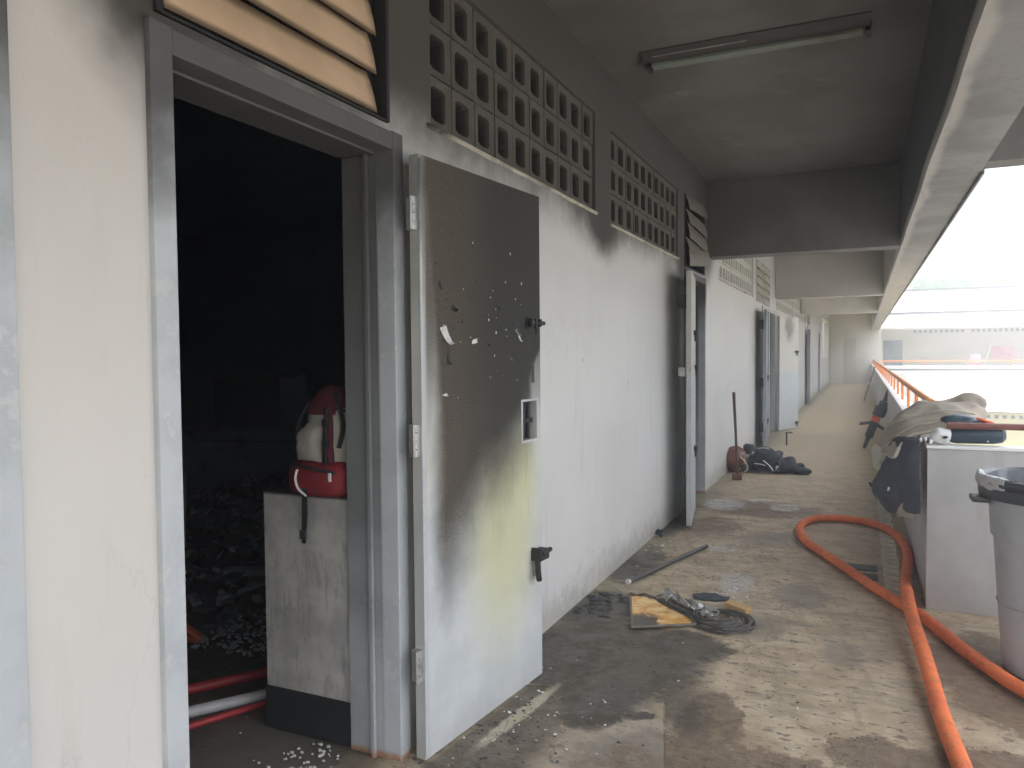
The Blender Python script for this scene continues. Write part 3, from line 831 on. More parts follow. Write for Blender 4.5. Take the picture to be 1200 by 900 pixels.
MB().tube([(-.1, 0, .1), (.42, .0, 1.95)], .022, 8).build('handle', 'crutch_cream', br, True)
MB().box(-.26, .06, -.04, .04, 0, .14, .01).build('head', 'crutch_cream', br)

# ground
MB().quad([(-78, -78, -3.4), (78, -78, -3.4), (78, 78, -3.4), (-78, 78, -3.4)]).build('ground', 'grass', kind='structure')
MB().quad([(2.2, -30, -3.396), (34, -30, -3.396), (34, 42.6, -3.396), (2.2, 42.6, -3.396)]).build('courtyard', 'yard', kind='structure')

# trees behind the far wing
def tree(x, y, h, r, lab, n=2600, seed=1):
    rnd = random.Random(seed); t = thing('tree', lab, 'tree', (x, y, -3.4), rnd.uniform(0, 6), 'trees behind the far wing')
    mb = MB(); top = h*.62
    mb.tube([(0, 0, 0), (.1, .05, h*.3), (-.05, .1, top)], [.28, .2, .1], 9)
    cl = []
    for k in range(16):
        a = rnd.uniform(0, 6.28); q = rnd.uniform(.25, .95)*r; z = h*.62 + rnd.uniform(-.16, .33)*h*(1-.3*q/r)
        c = Vector((math.cos(a)*q, math.sin(a)*q, z)); cl.append((c, rnd.uniform(.28, .5)*r*.75))
        mb.tube([(0, .1, h*rnd.uniform(.35, .6)), (c.x*.5, c.y*.5, z*.5+h*.28), tuple(c)], [.09, .06, .02], 5)
    mb.build('trunk', 'bark', t, True)
    vs = []; fs = []
    for i in range(n):
        c, q = rnd.choice(cl); d = Vector((rnd.gauss(0, 1), rnd.gauss(0, 1), rnd.gauss(0, .8))); d = d.normalized()*q*(rnd.random()**.45)
        p = c + d; s_ = rnd.uniform(.14, .30); u = Vector((rnd.gauss(0, 1), rnd.gauss(0, 1), rnd.gauss(0, .6))).normalized(); w = u.orthogonal().normalized()
        b0 = len(vs); vs += [p-u*s_, p+w*s_*.45, p+u*s_, p-w*s_*.45]; fs.append((b0, b0+1, b0+2, b0+3))
    me = bpy.data.meshes.new('crown'); me.from_pydata(vs, [], fs); me.materials.append(M['leafage'])
    o = bpy.data.objects.new('crown', me); COL.objects.link(o); o.parent = t
tree(5.9, 60, 11.6, 2.3, 'light green tree crown showing over the far roof', seed=3)
tree(4.1, 62, 10.9, 1.6, 'pale hazy tree half hidden behind the beam end', 1500, seed=5)
for (x, y, h, r, sd) in ((16, 64, 8.6, 3, 7), (26, 62, 8.0, 3, 8)): tree(x, y, h, r, ('low tree behind the far roof, right of the frame' if x < 20 else 'farther low tree behind the far roof'), 1500, seed=sd)

# ------------------------------------------------------------------ doors
def latch(name, parent, loc, m_='soot_iron', rot=None, keep=True):
    mb = MB()
    mb.box(-.055, .055, -.006, .0, -.022, .022, .002)                       # plate on the leaf (leaf face is y = 0, outwards is -y)
    mb.tube([(-.05, -.018, .0), (.085, -.018, .0)], .0095, 10)              # bolt
    for x in (-.035, .0, .04): mb.box(x-.007, x+.007, -.030, -.004, -.017, .017, .003)
    mb.tube([(-.02, -.02, -.005), (-.022, -.04, -.03), (-.022, -.038, -.05)], .006, 8)
    return mb.build(name, m_, parent, True, loc=loc, rot=rot)
def door_hinges(parent, zs, m_='hinge_steel'):
    for z in zs:
        mb = MB()
        for k in range(4): mb.tube([(-.020, .012, z-.058+k*.030), (-.020, .012, z-.058+k*.030+.026)], .0075, 12)
        mb.box(-.016, .0, .006, .044, z-.058, z+.058, .001)
        mb.box(-.034, -.022, .010, .014, z-.058, z+.058, .001)
        mb.build('hinge', m_, parent, True)
# first door, swung right round to stand almost along the wall
ang1 = math.atan2(.876, .096)
D1 = thing('steel_door', 'wide open grey steel door, smoked black above and scorched yellow below', 'door', (.100, 2.330, 0), ang1)
# local: x along the leaf, y = 0 is the visible face, +y towards the wall
mb = MB()
hx0, hx1, hz0, hz1 = .716, .840, 1.098, 1.268          # rectangular hole where the lock was
L_, T_ = .882, .042
zs = [.006, hz0, hz1, 2.185]; xs = [0, hx0, hx1, L_]
ops = [(hx0, hx1, hz0, hz1), (.800, .828, 1.350, 1.425)]
mb = panel_with_openings(0, T_, 0, L_, .006, 2.185, ops)
for v in mb.b.verts: v.co = Vector((v.co.y, -v.co.x, v.co.z))
leaf = mb.build('leaf', 'door', D1)
bv = leaf.modifiers.new('soft_edges', 'BEVEL'); bv.width = .0025; bv.segments = 2; bv.limit_method = 'ANGLE'
mb = MB(); mb.box(.712, .844, .034, .046, 1.094, 1.272, .001)
mb.box(.73, .76, .012, .03, 1.12, 1.25, .003); mb.tube([(.80, .02, 1.11), (.80, .02, 1.25)], .008, 8); mb.box(.765, .835, .016, .024, 1.17, 1.19, .002)
mb.build('lock_case', 'soot_iron', D1)
MB().box(.796, .832, .030, .045, 1.346, 1.43, .001).build('slot_backing', 'soot_iron', D1)
mb = MB()
for b_ in ((hx0-.012, hx1+.012, hz1, hz1+.010), (hx0-.012, hx1+.012, hz0-.010, hz0), (hx0-.012, hx0, hz0, hz1), (hx1, hx1+.012, hz0, hz1)):
    mb.box(b_[0], b_[1], -.003, -.0002, b_[2], b_[3], .001)
mb.build('lock_frame', 'frame', D1)
l1 = latch('bolt', D1, (.80, 0, 1.615)); l1['label'] = 'burnt black bolt near the top'
mb = MB(); mb.box(-.035, .05, -.05, 0, -.012, .035, .006); mb.tube([(-.028, -.03, .0), (-.030, -.035, -.06), (-.012, -.03, -.10)], .013, 10)
mb.tube([(-.01, -.045, .02), (.068, -.045, .024)], .011, 10); mb.box(-.03, -.015, -.05, .0, .02, .045, .003)
l2 = mb.build('bolt', 'soot_iron', D1, True, loc=(.815, 0, .565)); l2['label'] = 'twisted black latch near the bottom'
mb = MB(); mb.box(-.020, .012, -.024, -.001, -.035, .026, .004); l3 = mb.build('keeper', 'hinge_steel', D1, loc=(.820, 0, .515))
door_hinges(D1, (.355, 1.17, 1.975))
# peeled paint: curls, blisters and burnt pits, raised from the leaf
rnd = random.Random(11)
def curl(cx, cz, w, h, lift, m_, rot=0.0):
    mb = MB(); n_ = 6; rows = []
    for i in range(n_+1):
        t = i/n_; a = t*1.9; row = []
        for s_ in (-.5, .0, .5):
            X = s_*w*(1-.55*t) + .15*w*math.sin(t*3); Z = h*math.sin(a)/1.9*1.3; Y = -.001 - lift*(1-math.cos(a))
            c, q = math.cos(rot), math.sin(rot)
            row.append(mb.b.verts.new((cx + X*c - Z*q, Y, cz + X*q + Z*c)))
        rows.append(row)
    for i in range(n_):
        for j in range(2): mb.b.faces.new((rows[i][j], rows[i][j+1], rows[i+1][j+1], rows[i+1][j]))
    bmesh.ops.solidify(mb.b, geom=mb.b.faces[:], thickness=.0006)
    return mb.build('paint_curl', m_, D1, True)
curl(.137, 1.580, .042, -.10, .030, 'chip_white', .25); curl(.350, 1.520, .045, -.030, .012, 'chip_white', 3.3); curl(.665, 1.585, .020, -.045, .02, 'ash_flake', .3)
curl(.690, 1.560, .016, -.045, .014, 'chip_white', .2); curl(.19, 1.66, .03, -.035, .015, 'soot_iron', .6); curl(.625, 1.46, .03, -.018, .012, 'ash_flake', -.5)
curl(.17, 1.50, .016, -.09, .012, 'soot_iron', -.1); curl(.118, 1.75, .014, -.05, .012, 'soot_iron', 0); curl(.52, 1.69, .018, -.04, .012, 'soot_iron', .1)
curl(.43, 1.53, .018, -.03, .012, 'soot_iron', .4); curl(.14, 1.33, .03, -.012, .012, 'chip_white', .2)
mb = MB(); mw = MB()
for k in range(190):
    t = rnd.random()
    if t < .55: x, z = rnd.gauss(.50, .15), rnd.gauss(1.64, .075)
    elif t < .8: x, z = rnd.gauss(.62, .07), rnd.gauss(1.98, .08)
    else: x, z = rnd.uniform(.08, .8), rnd.uniform(1.3, 2.1)
    if not (.05 < x < .85 and 1.28 < z < 2.15): continue
    s_ = rnd.uniform(.0014, .0042)*(1.6 if rnd.random() < .12 else 1); tgt = mw if rnd.random() < .10 else mb
    tgt.blob((x, -.001, z), (s_, .0025, s_*rnd.uniform(.7, 1.8)), 2.0, .0015, 90, 6, 4)
mb.build('burnt_pits', 'charred', D1, kind='stuff'); mw.build('bare_specks', 'chip_white', D1, kind='stuff')
# white edge strip at the hinge side
MB().box(-.001, .012, -.0035, -.0004, .02, 2.17, .001).build('edge_strip', 'frame', D1)

# second door: hinged on its near side, lying back towards us along the wall
def simple_leaf(name, label, hinge, free, m_, z1=2.17, latches=(), group='steel doors down the corridor', bars=True):
    hx, hy = hinge; fx, fy = free; L = math.hypot(fx-hx, fy-hy); a = math.atan2(fy-hy, fx-hx)
    D = thing(name, label, 'door', (hx, hy, 0), a, group)
    s_ = 1 if math.sin(a) < 0 else -1     # side of the leaf that faces the corridor (+x)
    mb = MB(); mb.box(0, L, -.042 if s_ < 0 else 0, 0 if s_ < 0 else .042, .015, z1, .003)
    mb.build('leaf', m_, D)
    sg = s_
    y_out = .042*sg if False else (0.042 if s_ > 0 else -.042)
    for (x, z) in latches:
        mb = MB()
        y0_, y1_ = (y_out, y_out+.03) if y_out > 0 else (y_out-.03, y_out)
        mb.box(x-.06, x+.05, y0_, y1_, z-.022, z+.022, .004); mb.tube([(x, (y0_+y1_)/2, z), (x+.01, (y0_+y1_)/2, z-.075)], .010, 8)
        mb.build('bolt', 'soot_iron', D)
    return D
D2 = simple_leaf('steel_door', 'buckled grey steel door folded back beside the second doorway', (.055, 7.23), (.175, 6.45), 'leaf2', 2.17, latches=((.35, 1.66), (.30, .62), (.15, 1.35)))
MB().box(.70, .77, -.075, -.001, 1.86, 1.98, .008).build('lock_box', 'soot_iron', D2)
MB().box(.68, .76, -.070, -.001, 1.28, 1.36, .02).build('torn_edge', 'leaf2', D2)
D3 = simple_leaf('steel_door', 'grey door with dark bolts folded back behind the black gear pile', (.05, 13.2), (.13, 12.32), 'leafback', 2.15, latches=((.3, 1.1), (.3, .4)))
for z in (.32, 1.02, 1.92): MB().box(.78, .868, -.060, -.001, z-.07, z+.07, .006).build('lock_box', 'soot_iron', D3)
D4 = simple_leaf('steel_door', 'pale blue grey door standing ajar with a soot mark near its top', (.06, 15.10), (.33, 15.96), 'leafw', 2.17, latches=((.8, 1.5), (.8, .12)))
D5 = simple_leaf('steel_door', 'blue grey edge-on door far down the corridor', (.05, 24.3), (.10, 23.45), 'leafback', 2.15)

# ------------------------------------------------------------------ ceiling light
CL = thing('ceiling_light', 'dead fluorescent light fitting blackened by smoke on the ceiling', 'lamp', (.28, 4.69, CE), .0)
mb = MB()
mb.poly([(0, -.075, -.0), (0, -.075, -.008), (0, -.03, -.018), (0, .05, -.030), (0, .16, -.030), (0, .165, 0)], (1.27, 0, 0))
mb.build('housing', 'light_body', CL)
mb = MB(); mb.box(.035, 1.235, .060, .140, -.048, -.029, .006); mb.build('diffuser', 'light_tube', CL)
mb = MB(); mb.box(-.004, .022, .050, .168, -.056, -.002, .004); mb.build('end_cap', 'soot_iron', CL)
MB().box(1.245, 1.275, .050, .165, -.054, -.002, .004).build('end_cap', 'soot_iron', CL)
MB().tube([(.06, -.02, -.022), (.62, -.02, -.022)], .003, 6).build('wire', 'hinge_steel', CL)
hw = MB().tube([(2.62, 5.15, 2.535), (2.61, 5.15, 2.40), (2.59, 5.15, 2.33)], .004, 6).build('dangling_wire', 'soot_iron', None, True)
hw2 = tag(hw, 'thin wire hanging from the landing beam at top right', 'wire')

# ------------------------------------------------------------------ inside the room
pier = thing('low_wall', 'waist high plastered stub wall with black skirting inside the doorway', 'wall', (-.62, 2.312, 0))
MB().box(0, .415, 0, .24, .168, .942, .004).build('plaster', 'pier', pier)
MB().box(-.004, .415, -.006, .245, 0, .166, .003).build('skirting', 'black_paint', pier)

bp = thing('backpack', 'red and cream backpack with black straps resting on the stub wall', 'backpack', (-.352, 2.372, .944))
bp.scale = (1.06, 1.0, 1.08)
def loft(prof, seg=30, nz=.008, ns=16, e=2.6, seed=0.0):
    """stack of soft rounded sections (z, half width, half depth, dx, dy)"""
    mb = MB(); rings = []; P_ = catmull([Vector((a[1], a[2], a[0])) for a in prof], 4); O_ = catmull([Vector((a[3], a[4], 0)) for a in prof], 4)
    for v, o_ in zip(P_, O_):
        row = []
        for k in range(seg):
            b = 2*math.pi*k/seg; c, q = math.cos(b), math.sin(b)
            p = Vector((math.copysign(abs(c)**(2/e), c)*v.x + o_.x, math.copysign(abs(q)**(2/e), q)*v.y + o_.y, v.z))
            d = noise.noise(Vector((p.x*ns, p.y*ns, p.z*ns*1.6 + seed))); d2 = noise.noise(Vector((p.x*ns*2.4, p.y*ns*2.4, p.z*ns*3.2 + seed)))
            cr = (1-abs(math.sin(p.z*46 + p.x*30 + 4*noise.noise(p*9))))**2
            row.append(mb.b.verts.new(p + Vector((c, q, 0))*(d*nz + d2*nz*.6 + cr*nz*.7)))
        rings.append(row)
    for i in range(len(rings)-1):
        for k in range(seg): mb.b.faces.new((rings[i][k], rings[i][(k+1) % seg], rings[i+1][(k+1) % seg], rings[i+1][k]))
    mb.b.faces.new(rings[0][::-1]); mb.b.faces.new(rings[-1]); return mb
loft([(.01, .100, .060, 0, .01), (.10, .108, .070, 0, .01), (.19, .104, .070, .004, .012), (.27, .088, .062, .008, .016), (.33, .066, .050, .012, .02), (.365, .03, .03, .015, .02)]).build('body', 'cream_cloth', bp, True, ang=80)
loft([(.0, .100, .066, -.004, -.010), (.02, .122, .086, -.004, -.012), (.07, .128, .090, -.004, -.012), (.105, .118, .080, -.002, -.006), (.122, .100, .060, 0, 0)], 30, .006, 18, 3.0, 4.0).build('lower_pocket', 'red_cloth', bp, True, ang=80)
loft([(.285, .080, .060, .008, .012), (.315, .078, .060, .010, .014), (.350, .060, .050, .014, .018), (.378, .035, .032, .018, .02), (.388, .01, .01, .018, .02)], 26, .009, 20, 2.4, 8.0).build('top_flap', 'dark_red_cloth', bp, True, ang=80)
loft([(.12, .022, .014, .052, -.062), (.20, .020, .014, .050, -.060), (.27, .017, .012, .044, -.050), (.31, .014, .010, .040, -.044)], 16, .003, 20, 3.0).build('side_panel', 'dark_red_cloth', bp, True, ang=80)
loft([(.125, .050, .018, -.030, -.060), (.17, .056, .026, -.032, -.062), (.22, .050, .024, -.028, -.056), (.255, .034, .012, -.022, -.046)], 22, .009, 26, 2.6, 2.0).build('front_pocket', 'cream_cloth', bp, True, ang=80)
for P in ([(.055, -.025, .365), (.085, -.035, .31), (.098, -.035, .24), (.085, -.045, .17)], [(-.045, -.04, .33), (-.085, -.05, .26), (-.105, -.04, .2)]):
    MB().tube(catmull(P, 5), .011, 8, .5).build('shoulder_strap', 'black_web', bp, True)
MB().tube(catmull([(-.131, -.02, .088), (-.09, -.090, .108), (-.02, -.108, .106), (.06, -.098, .095), (.125, -.04, .075)], 6), .0065, 8).build('zip', 'black_web', bp, True)
MB().tube(catmull([(-.06, -.098, .095), (-.063, -.106, .065), (-.05, -.108, .030), (-.02, -.100, .004)], 6), .006, 8, .6).build('piping', 'reflective', bp, True)
MB().tube(catmull([(.052, -.062, .315), (.054, -.078, .24), (.055, -.080, .16), (.056, -.085, .11)], 6), .0055, 6).build('compression_strap', 'black_web', bp, True)
for z in (.26, .19): MB().box(.043, .068, -.088, -.072, z-.012, z+.012, .003).build('buckle', 'black_web', bp)
q = MB(); q.poly([(-.040, -.097, .030), (-.018, -.097, .030), (-.020, -.094, -.06), (-.030, -.094, -.165), (-.047, -.094, -.165)], (0, -.003, 0)); q.build('hanging_strap', 'black_web', bp)
MB().box(-.052, -.026, -.104, -.092, -.150, -.118, .003).build('buckle', 'iron', bp)
MB().box(.078, .088, -.103, -.095, .060, .09, .002).build('zip_pull', 'reflective', bp)

def rod(name, lab, cat, a, b, r, m_, caps=None, group=None):
    t = thing(name, lab, cat, a, 0, group); d = Vector(b)-Vector(a)
    MB().tube([(0, 0, 0), tuple(d)], r, 14).build('shaft', m_, t, True)
    if caps:
        for f0, f1 in caps[1]: MB().tube([tuple(d*f0), tuple(d*f1)], r*1.12, 14).build('end_sleeve', caps[0], t, True)
    return t
rod('pipe', 'white plastic pipe with red ends on the burnt room floor', 'pipe', (-1.10, 2.02, .028), (-.66, 2.665, .028), .024, 'pipe_white', ('pipe_red', [(-.01, .07), (.93, 1.01)]), 'pipes on the room floor')
rod('pipe', 'red pipe lying behind the white pipe in the room', 'pipe', (-1.42, 1.95, .026), (-.93, 2.70, .026), .022, 'pipe_red', None, 'pipes on the room floor')
rod('pipe', 'thin red pipe lying in front of the white pipe', 'pipe', (-1.02, 1.86, .016), (-.74, 2.46, .016), .014, 'pipe_red', None, 'pipes on the room floor')
rod('stick', 'thin grey stick standing upright in the dark debris', 'stick', (-2.45, 3.55, .0), (-2.50, 3.62, .72), .010, 'charred_grey')
rod('stick', 'long grey stick lying slanted across the ash heap', 'stick', (-1.75, 3.15, .12), (-1.45, 4.25, .20), .014, 'charred_grey')
oc = thing('plastic_frame', 'broken orange plastic frame lying among the room debris', 'debris', (-1.55, 2.85, .0))
MB().tube([(-.26, -.1, .22), (.0, 0, .03)], .026, 8, .6).build('arm', 'room_orange', oc, True)
MB().tube([(-.28, -.08, .03), (.02, .0, .025)], .026, 8, .6).build('arm', 'room_orange', oc, True)

# burnt furniture and rubble
def rough_box(name, m_, sz, loc, rz, lab=None, cat=None, tilt=0.0):
    mb = MB(); mb.box(-sz[0]/2, sz[0]/2, -sz[1]/2, sz[1]/2, 0, sz[2])
    bmesh.ops.subdivide_edges(mb.b, edges=mb.b.edges[:], cuts=4, use_grid_fill=True)
    for v in mb.b.verts:
        d = noise.noise(v.co*4 + Vector(loc)*3); v.co += v.co.normalized()*d*.04
    o = mb.build(name, m_, None, loc=loc, rot=(tilt, 0, rz)); return tag(o, lab, cat)
desk = thing('counter', 'charred counter along the back of the burnt room', 'counter', (-3.4, 5.3, 0), .25)
MB().box(-1.3, 1.3, 0, .6, .72, .80, .01).build('top', 'charred_grey', desk); MB().box(-1.25, 1.25, .04, .07, .0, .70, .005).build('front', 'charred_grey', desk)
MB().box(-1.3, -1.25, 0, .6, 0, .72).build('side_panel', 'charred', desk); MB().box(1.25, 1.3, 0, .6, 0, .72).build('side_panel', 'charred', desk)
rough_box('cabinet', 'charred', (.9, .5, 1.25), (-4.9, 6.9, 0), .1, 'tall burnt cabinet in the dark room corner', 'cabinet')
rough_box('cabinet', 'charred', (1.1, .5, .9), (-1.7, 6.3, 0), -.1, 'low burnt cabinet behind the rubble', 'cabinet', .05)
def heap(name, n, box, smin, smax, m_, seed, thick=.15, zf=None, lab=None, cat=None):
    rnd = random.Random(seed); mb = MB()
    for k in range(n):
        x = rnd.uniform(box[0], box[1]); y = rnd.uniform(box[2], box[3]); z = (zf(x, y, rnd) if zf else 0)
        s_ = rnd.uniform(smin, smax); pts = []
        N = rnd.choice((4, 5, 6)); a0 = rnd.uniform(0, 6)
        for i in range(N):
            r_ = s_*rnd.uniform(.5, 1); pts.append(Vector((math.cos(a0+6.283*i/N)*r_, math.sin(a0+6.283*i/N)*r_*rnd.uniform(.5, 1), 0)))
        rot = Matrix.Rotation(rnd.gauss(0, .5 if zf else .15), 3, 'X') @ Matrix.Rotation(rnd.gauss(0, .5 if zf else .15), 3, 'Y')
        P = [rot @ p + Vector((x, y, z + s_*thick*.5+.002)) for p in pts]
        mb.poly([tuple(p) for p in P], tuple(rot @ Vector((0, 0, s_*thick))))
    return mb.build(name, m_, kind='stuff', label=lab) if lab else mb.build(name, m_, kind='stuff')
def pile(cx, cy, rx, ry, h):
    return lambda x, y, r: max(0, 1-((x-cx)/rx)**2-((y-cy)/ry)**2)*h*r.uniform(.3, 1)
heap('burnt_rubble', 1500, (-4.2, -.9, 3.0, 6.2), .015, .09, 'charred', 1, .25, pile(-2.4, 4.6, 1.9, 1.8, .55))
heap('ash_debris', 420, (-3.6, -1.0, 3.1, 5.8), .008, .055, 'charred_grey', 2, .12, pile(-2.3, 4.5, 1.6, 1.7, .62))
heap('pale_rubble', 520, (-1.55, -.95, 2.75, 3.5), .005, .022, 'charred_grey', 3, .5, pile(-1.25, 3.1, .45, .5, .10))
heap('pale_scraps', 9, (-2.6, -1.3, 3.9, 5.0), .05, .12, 'ash_flake', 5, .02, pile(-2.2, 4.3, 1.4, 1.4, .75))
rnd = random.Random(31)
for k, (x, y, a, L, z0, lb) in enumerate(((-1.5, 3.5, .5, .8, .22, 'short burnt batten nearest the doorway in the rubble'), (-2.1, 4.3, 2.2, 1.2, .42, 'long burnt batten across the top of the rubble heap'), (-2.9, 5.1, 1.1, 1.0, .35, 'burnt batten at the back of the rubble by the counter'))):
    o = MB().box(-L/2, L/2, -.03, .03, -.02, .02, .004).build('charred_batten', 'charred' if k % 3 else 'charred_grey', None, loc=(x, y, z0), rot=(rnd.gauss(0, .2), rnd.gauss(0, .3), a))
    tag(o, lb, 'timber', 'burnt battens in the rubble')
pts = [(-1.2+.5*math.sin(i*.9)+i*-.07, 3.3+i*.1+.15*math.cos(i*1.7), .10+.08*abs(math.sin(i*1.1))) for i in range(16)]
tag(MB().tube(catmull(pts, 4), .007, 6).build('burnt_wire', 'charred_grey', None, True), 'tangled burnt wire trailing over the room rubble', 'wire')
heap('plaster_crumbs', 44, (-.42, -.16, 2.04, 2.27), .004, .013, 'chip_white', 6, .5)
heap('plaster_crumbs', 20, (-1.2, -.3, 1.45, 2.7), .004, .009, 'chip_white', 8, .5)

# ------------------------------------------------------------------ things on the corridor floor
# hose
P = [(1.87, 2.2), (1.865, 2.60), (1.85, 2.99), (1.82, 3.42), (1.80, 3.85), (1.77, 4.37), (1.765, 4.92), (1.79, 5.51), (1.825, 6.0), (1.81, 6.43), (1.72, 6.86), (1.53, 7.12), (1.3, 7.16), (1.12, 7.01),
     (1.065, 6.65), (1.14, 6.2), (1.34, 5.74), (1.55, 5.24), (1.72, 4.87), (1.84, 4.63), (1.97, 4.24), (2.07, 3.98), (2.17, 3.77), (2.5, 3.2), (3.0, 2.6), (3.7, 2.2)]
cross_i = 5.55
pts = []
for i, (x, y) in enumerate(P):
    z = .034
    if 4 <= i <= 6: z = .034 + (.060 if i == 5 else .030) * 1.0
    pts.append((x, y, z))
# the first strand lies over the second where they cross (near x 1.77, y 4.75)
pts[5] = (1.77, 4.45, .088); pts[6] = (1.765, 4.85, .100); pts.insert(7, (1.775, 5.18, .060))
pts = [(2.05, -3.2, .034), (1.95, -1.0, .034), (1.89, .8, .034)] + pts
hp = catmull(pts, 10)
ho = MB().tube(hp, .034, 18, .88).build('fire_hose', 'hose', None, True)
tag(ho, 'thick orange hose looped on the corridor floor by the parapet', 'hose')

# metal tube
mt = thing('metal_tube', 'dark metal tube lying on the floor near the wall', 'tube', (.170, 4.70, .016))
mb = MB(); d = Vector((.46-.17, 5.825-4.70, 0))
mb.tube([(0, 0, 0), tuple(d)], .0155, 16, cap=False); mb.tube([(0, 0, 0), tuple(d)], .0125, 16, cap=False); mb.build('tube', 'tube_grey', mt, True)
MB().tube([tuple(-d*.004), tuple(d*.014)], .0175, 16).build('end_ring', 'pipe_white', mt, True)

# burnt framed panel
pf = thing('framed_board', 'charred amber panel in a metal frame lying on the floor', 'panel', (.415, 3.905, .006), math.atan2(.14, .33))
w, h = .33, .52; c_ = math.cos(-math.atan2(.14, .33))
# local corners: near-left (0,0), near-right, far-left
def loc2(x, y):
    a = -math.atan2(.14, .33); dx, dy = x-.415, y-3.905
    return (dx*math.cos(a)-dy*math.sin(a), dx*math.sin(a)+dy*math.cos(a))
A = loc2(.42, 3.915); B = loc2(.72, 4.10); C = loc2(.262, 4.43); Dd = loc2(.40, 4.50)
arc = [loc2(.30, 4.46), loc2(.40, 4.44), loc2(.50, 4.38), loc2(.60, 4.28), loc2(.68, 4.17)]
out = [A, B] + arc[::-1] + [C]
mb = MB(); mb.poly([(x, y, 0.004) for x, y in out], (0, 0, .006)); mb.build('panel', 'burnt', pf)
fr = MB(); fr.tube([(*C, .012), (*A, .012), (*B, .010)], .008, 8); fr.build('rim', 'frame_metal', pf, True)
MB().tube([(x, y, .014 + .010*math.sin(i*1.3)) for i, (x, y) in enumerate(catmull([Vector((*p, 0)).to_3d() for p in [C]+arc+[B]], 3) and [(v.x, v.y) for v in catmull([Vector((p[0], p[1], 0)) for p in [C]+arc+[B]], 4)])], .009, 8).build('charred_edge', 'cable_grey', pf, True)
# coil of burnt cable beside it
cc = thing('cable_coil', 'coil of burnt grey cable lying over the panel corner', 'cable', (.86, 4.22, 0))
rnd = random.Random(4)
for k in range(7):
    pts = []; rx, ry = .165 - .012*k + rnd.uniform(-.01, .01), .145 - .014*k; ox, oy = rnd.uniform(-.012, .012) - .012*k, rnd.uniform(-.02, .02)
    for i in range(25):
        a = 2*math.pi*i/24 + k*.5; pts.append((ox + math.cos(a)*rx, oy + math.sin(a)*ry*1.25, .010 + .006*k*.6 + .008*math.sin(a*2+k)**2))
    MB().tube(pts, .0065, 8, cap=False).build('cable', 'cable_grey', cc, True)
for P_ in ([(-.10, -.10, .03), (-.22, .0, .02), (-.36, .12, .02), (-.48, .26, .015)], [(-.14, -.06, .02), (-.26, .04, .035), (-.40, .18, .02)], [(-.1, .0, .03), (-.25, .10, .03), (-.42, .28, .03)]):
    MB().tube(catmull(P_, 5), .007, 8).build('cable', 'cable_grey', cc, True)
# crumpled foil-like ash on the coil
rows = [[(.44+.06*k, 4.50-.045*k + .045*q_, .022+.030*abs(math.sin(k*1.7+q_*2.1))) for q_ in (-1.3, -.4, .5, 1.4)] for k in range(7)]
tag(cloth(rows, 5, .002, .030, 26.0, 4.0).build('crumpled_foil', 'foil', None, True, ang=30), 'crumpled grey foil lying between the panel and the coil', 'foil')
tag(MB().box(-.07, .07, -.035, .035, 0, .035, .008).build('wood_block', 'cork', None, loc=(.885, 4.47, .0), rot=(0, .1, -.4)), 'small tan block lying behind the cable coil', 'block')
tag(MB().blob((0, 0, .008), (.11, .06, .010), 2.2, .03, 22, 22, 10).build('burnt_scrap', 'charred', None, True, loc=(.70, 4.62, .0)), 'black burnt scrap behind the ash lumps', 'scrap')
o = heap('char_flakes', 60, (.02, .24, 4.05, 4.5), .008, .035, 'charred', 15, .12)

def flakes(name, seed, spots, m_='chip_white'):
    rnd = random.Random(seed); mb = MB()
    for (cx, cy, sx, sy, n_, s0, s1) in spots:
        for k in range(int(n_*.75)):
            x, y = rnd.gauss(cx, sx), rnd.gauss(cy, sy)
            if x < .02: continue
            s_ = rnd.uniform(s0, s1); a0 = rnd.uniform(0, 6); N = rnd.choice((3, 4, 5)); tl = rnd.uniform(-.4, .4)
            p = [(x+math.cos(a0+6.283*i/N)*s_*rnd.uniform(.4, 1), y+math.sin(a0+6.283*i/N)*s_*rnd.uniform(.4, 1)) for i in range(N)]
            mb.poly([(q[0], q[1], .0025+max(0, (q[0]-x)*tl)) for q in p], (0, 0, .0015))
    return mb.build(name, m_, kind='stuff')
flakes('paint_chips', 21, [(.12, 5.75, .05, .12, 16, .008, .030), (.42, 5.75, .16, .16, 55, .004, .014), (.62, 5.85, .08, .10, 45, .004, .020), (.80, 5.0, .06, .16, 60, .004, .018),
                            (.84, 4.72, .07, .10, 30, .004, .016), (.30, 5.3, .12, .25, 28, .004, .012), (1.1, 4.9, .35, .6, 45, .003, .009), (.35, 2.75, .18, .25, 40, .003, .010),
                            (.22, 2.75, .04, .3, 26, .004, .014), (.6, 3.1, .3, .4, 22, .002, .010), (1.3, 3.4, .35, .5, 22, .002, .007), (.9, 7, .5, .8, 40, .004, .012)])
flakes('soot_crumbs', 22, [(.3, 3.2, .25, .5, 110, .002, .012), (1.0, 3.6, .5, .7, 90, .0015, .007), (.1, 6, .08, .8, 90, .004, .016), (.8, 5.6, .5, .9, 120, .003, .010), (.25, 2.6, .12, .3, 120, .003, .012),
                            (1.3, 3.1, .3, .4, 40, .002, .008)], 'charred')
tag(MB().blob((0, 0, .02), (.028, .02, .03), 2.4, .02, 40, 14, 8).build('rag', 'navy_fabric', None, True, loc=(.05, 6.02, .02)), 'small dark rag against the wall foot', 'rag')

# sledgehammer
sh = thing('sledgehammer', 'long handled sledgehammer standing on its head by the gear pile', 'hammer', (.20, 9.15, 0))
MB().box(-.055, .055, -.035, .035, 0, .07, .012).build('head', 'helmet_brown', sh)
MB().tube([(0, 0, .06), (-.02, .03, .5), (-.05, .06, 1.02)], [.017, .015, .019], 12).build('handle', 'handle_wood', sh, True)

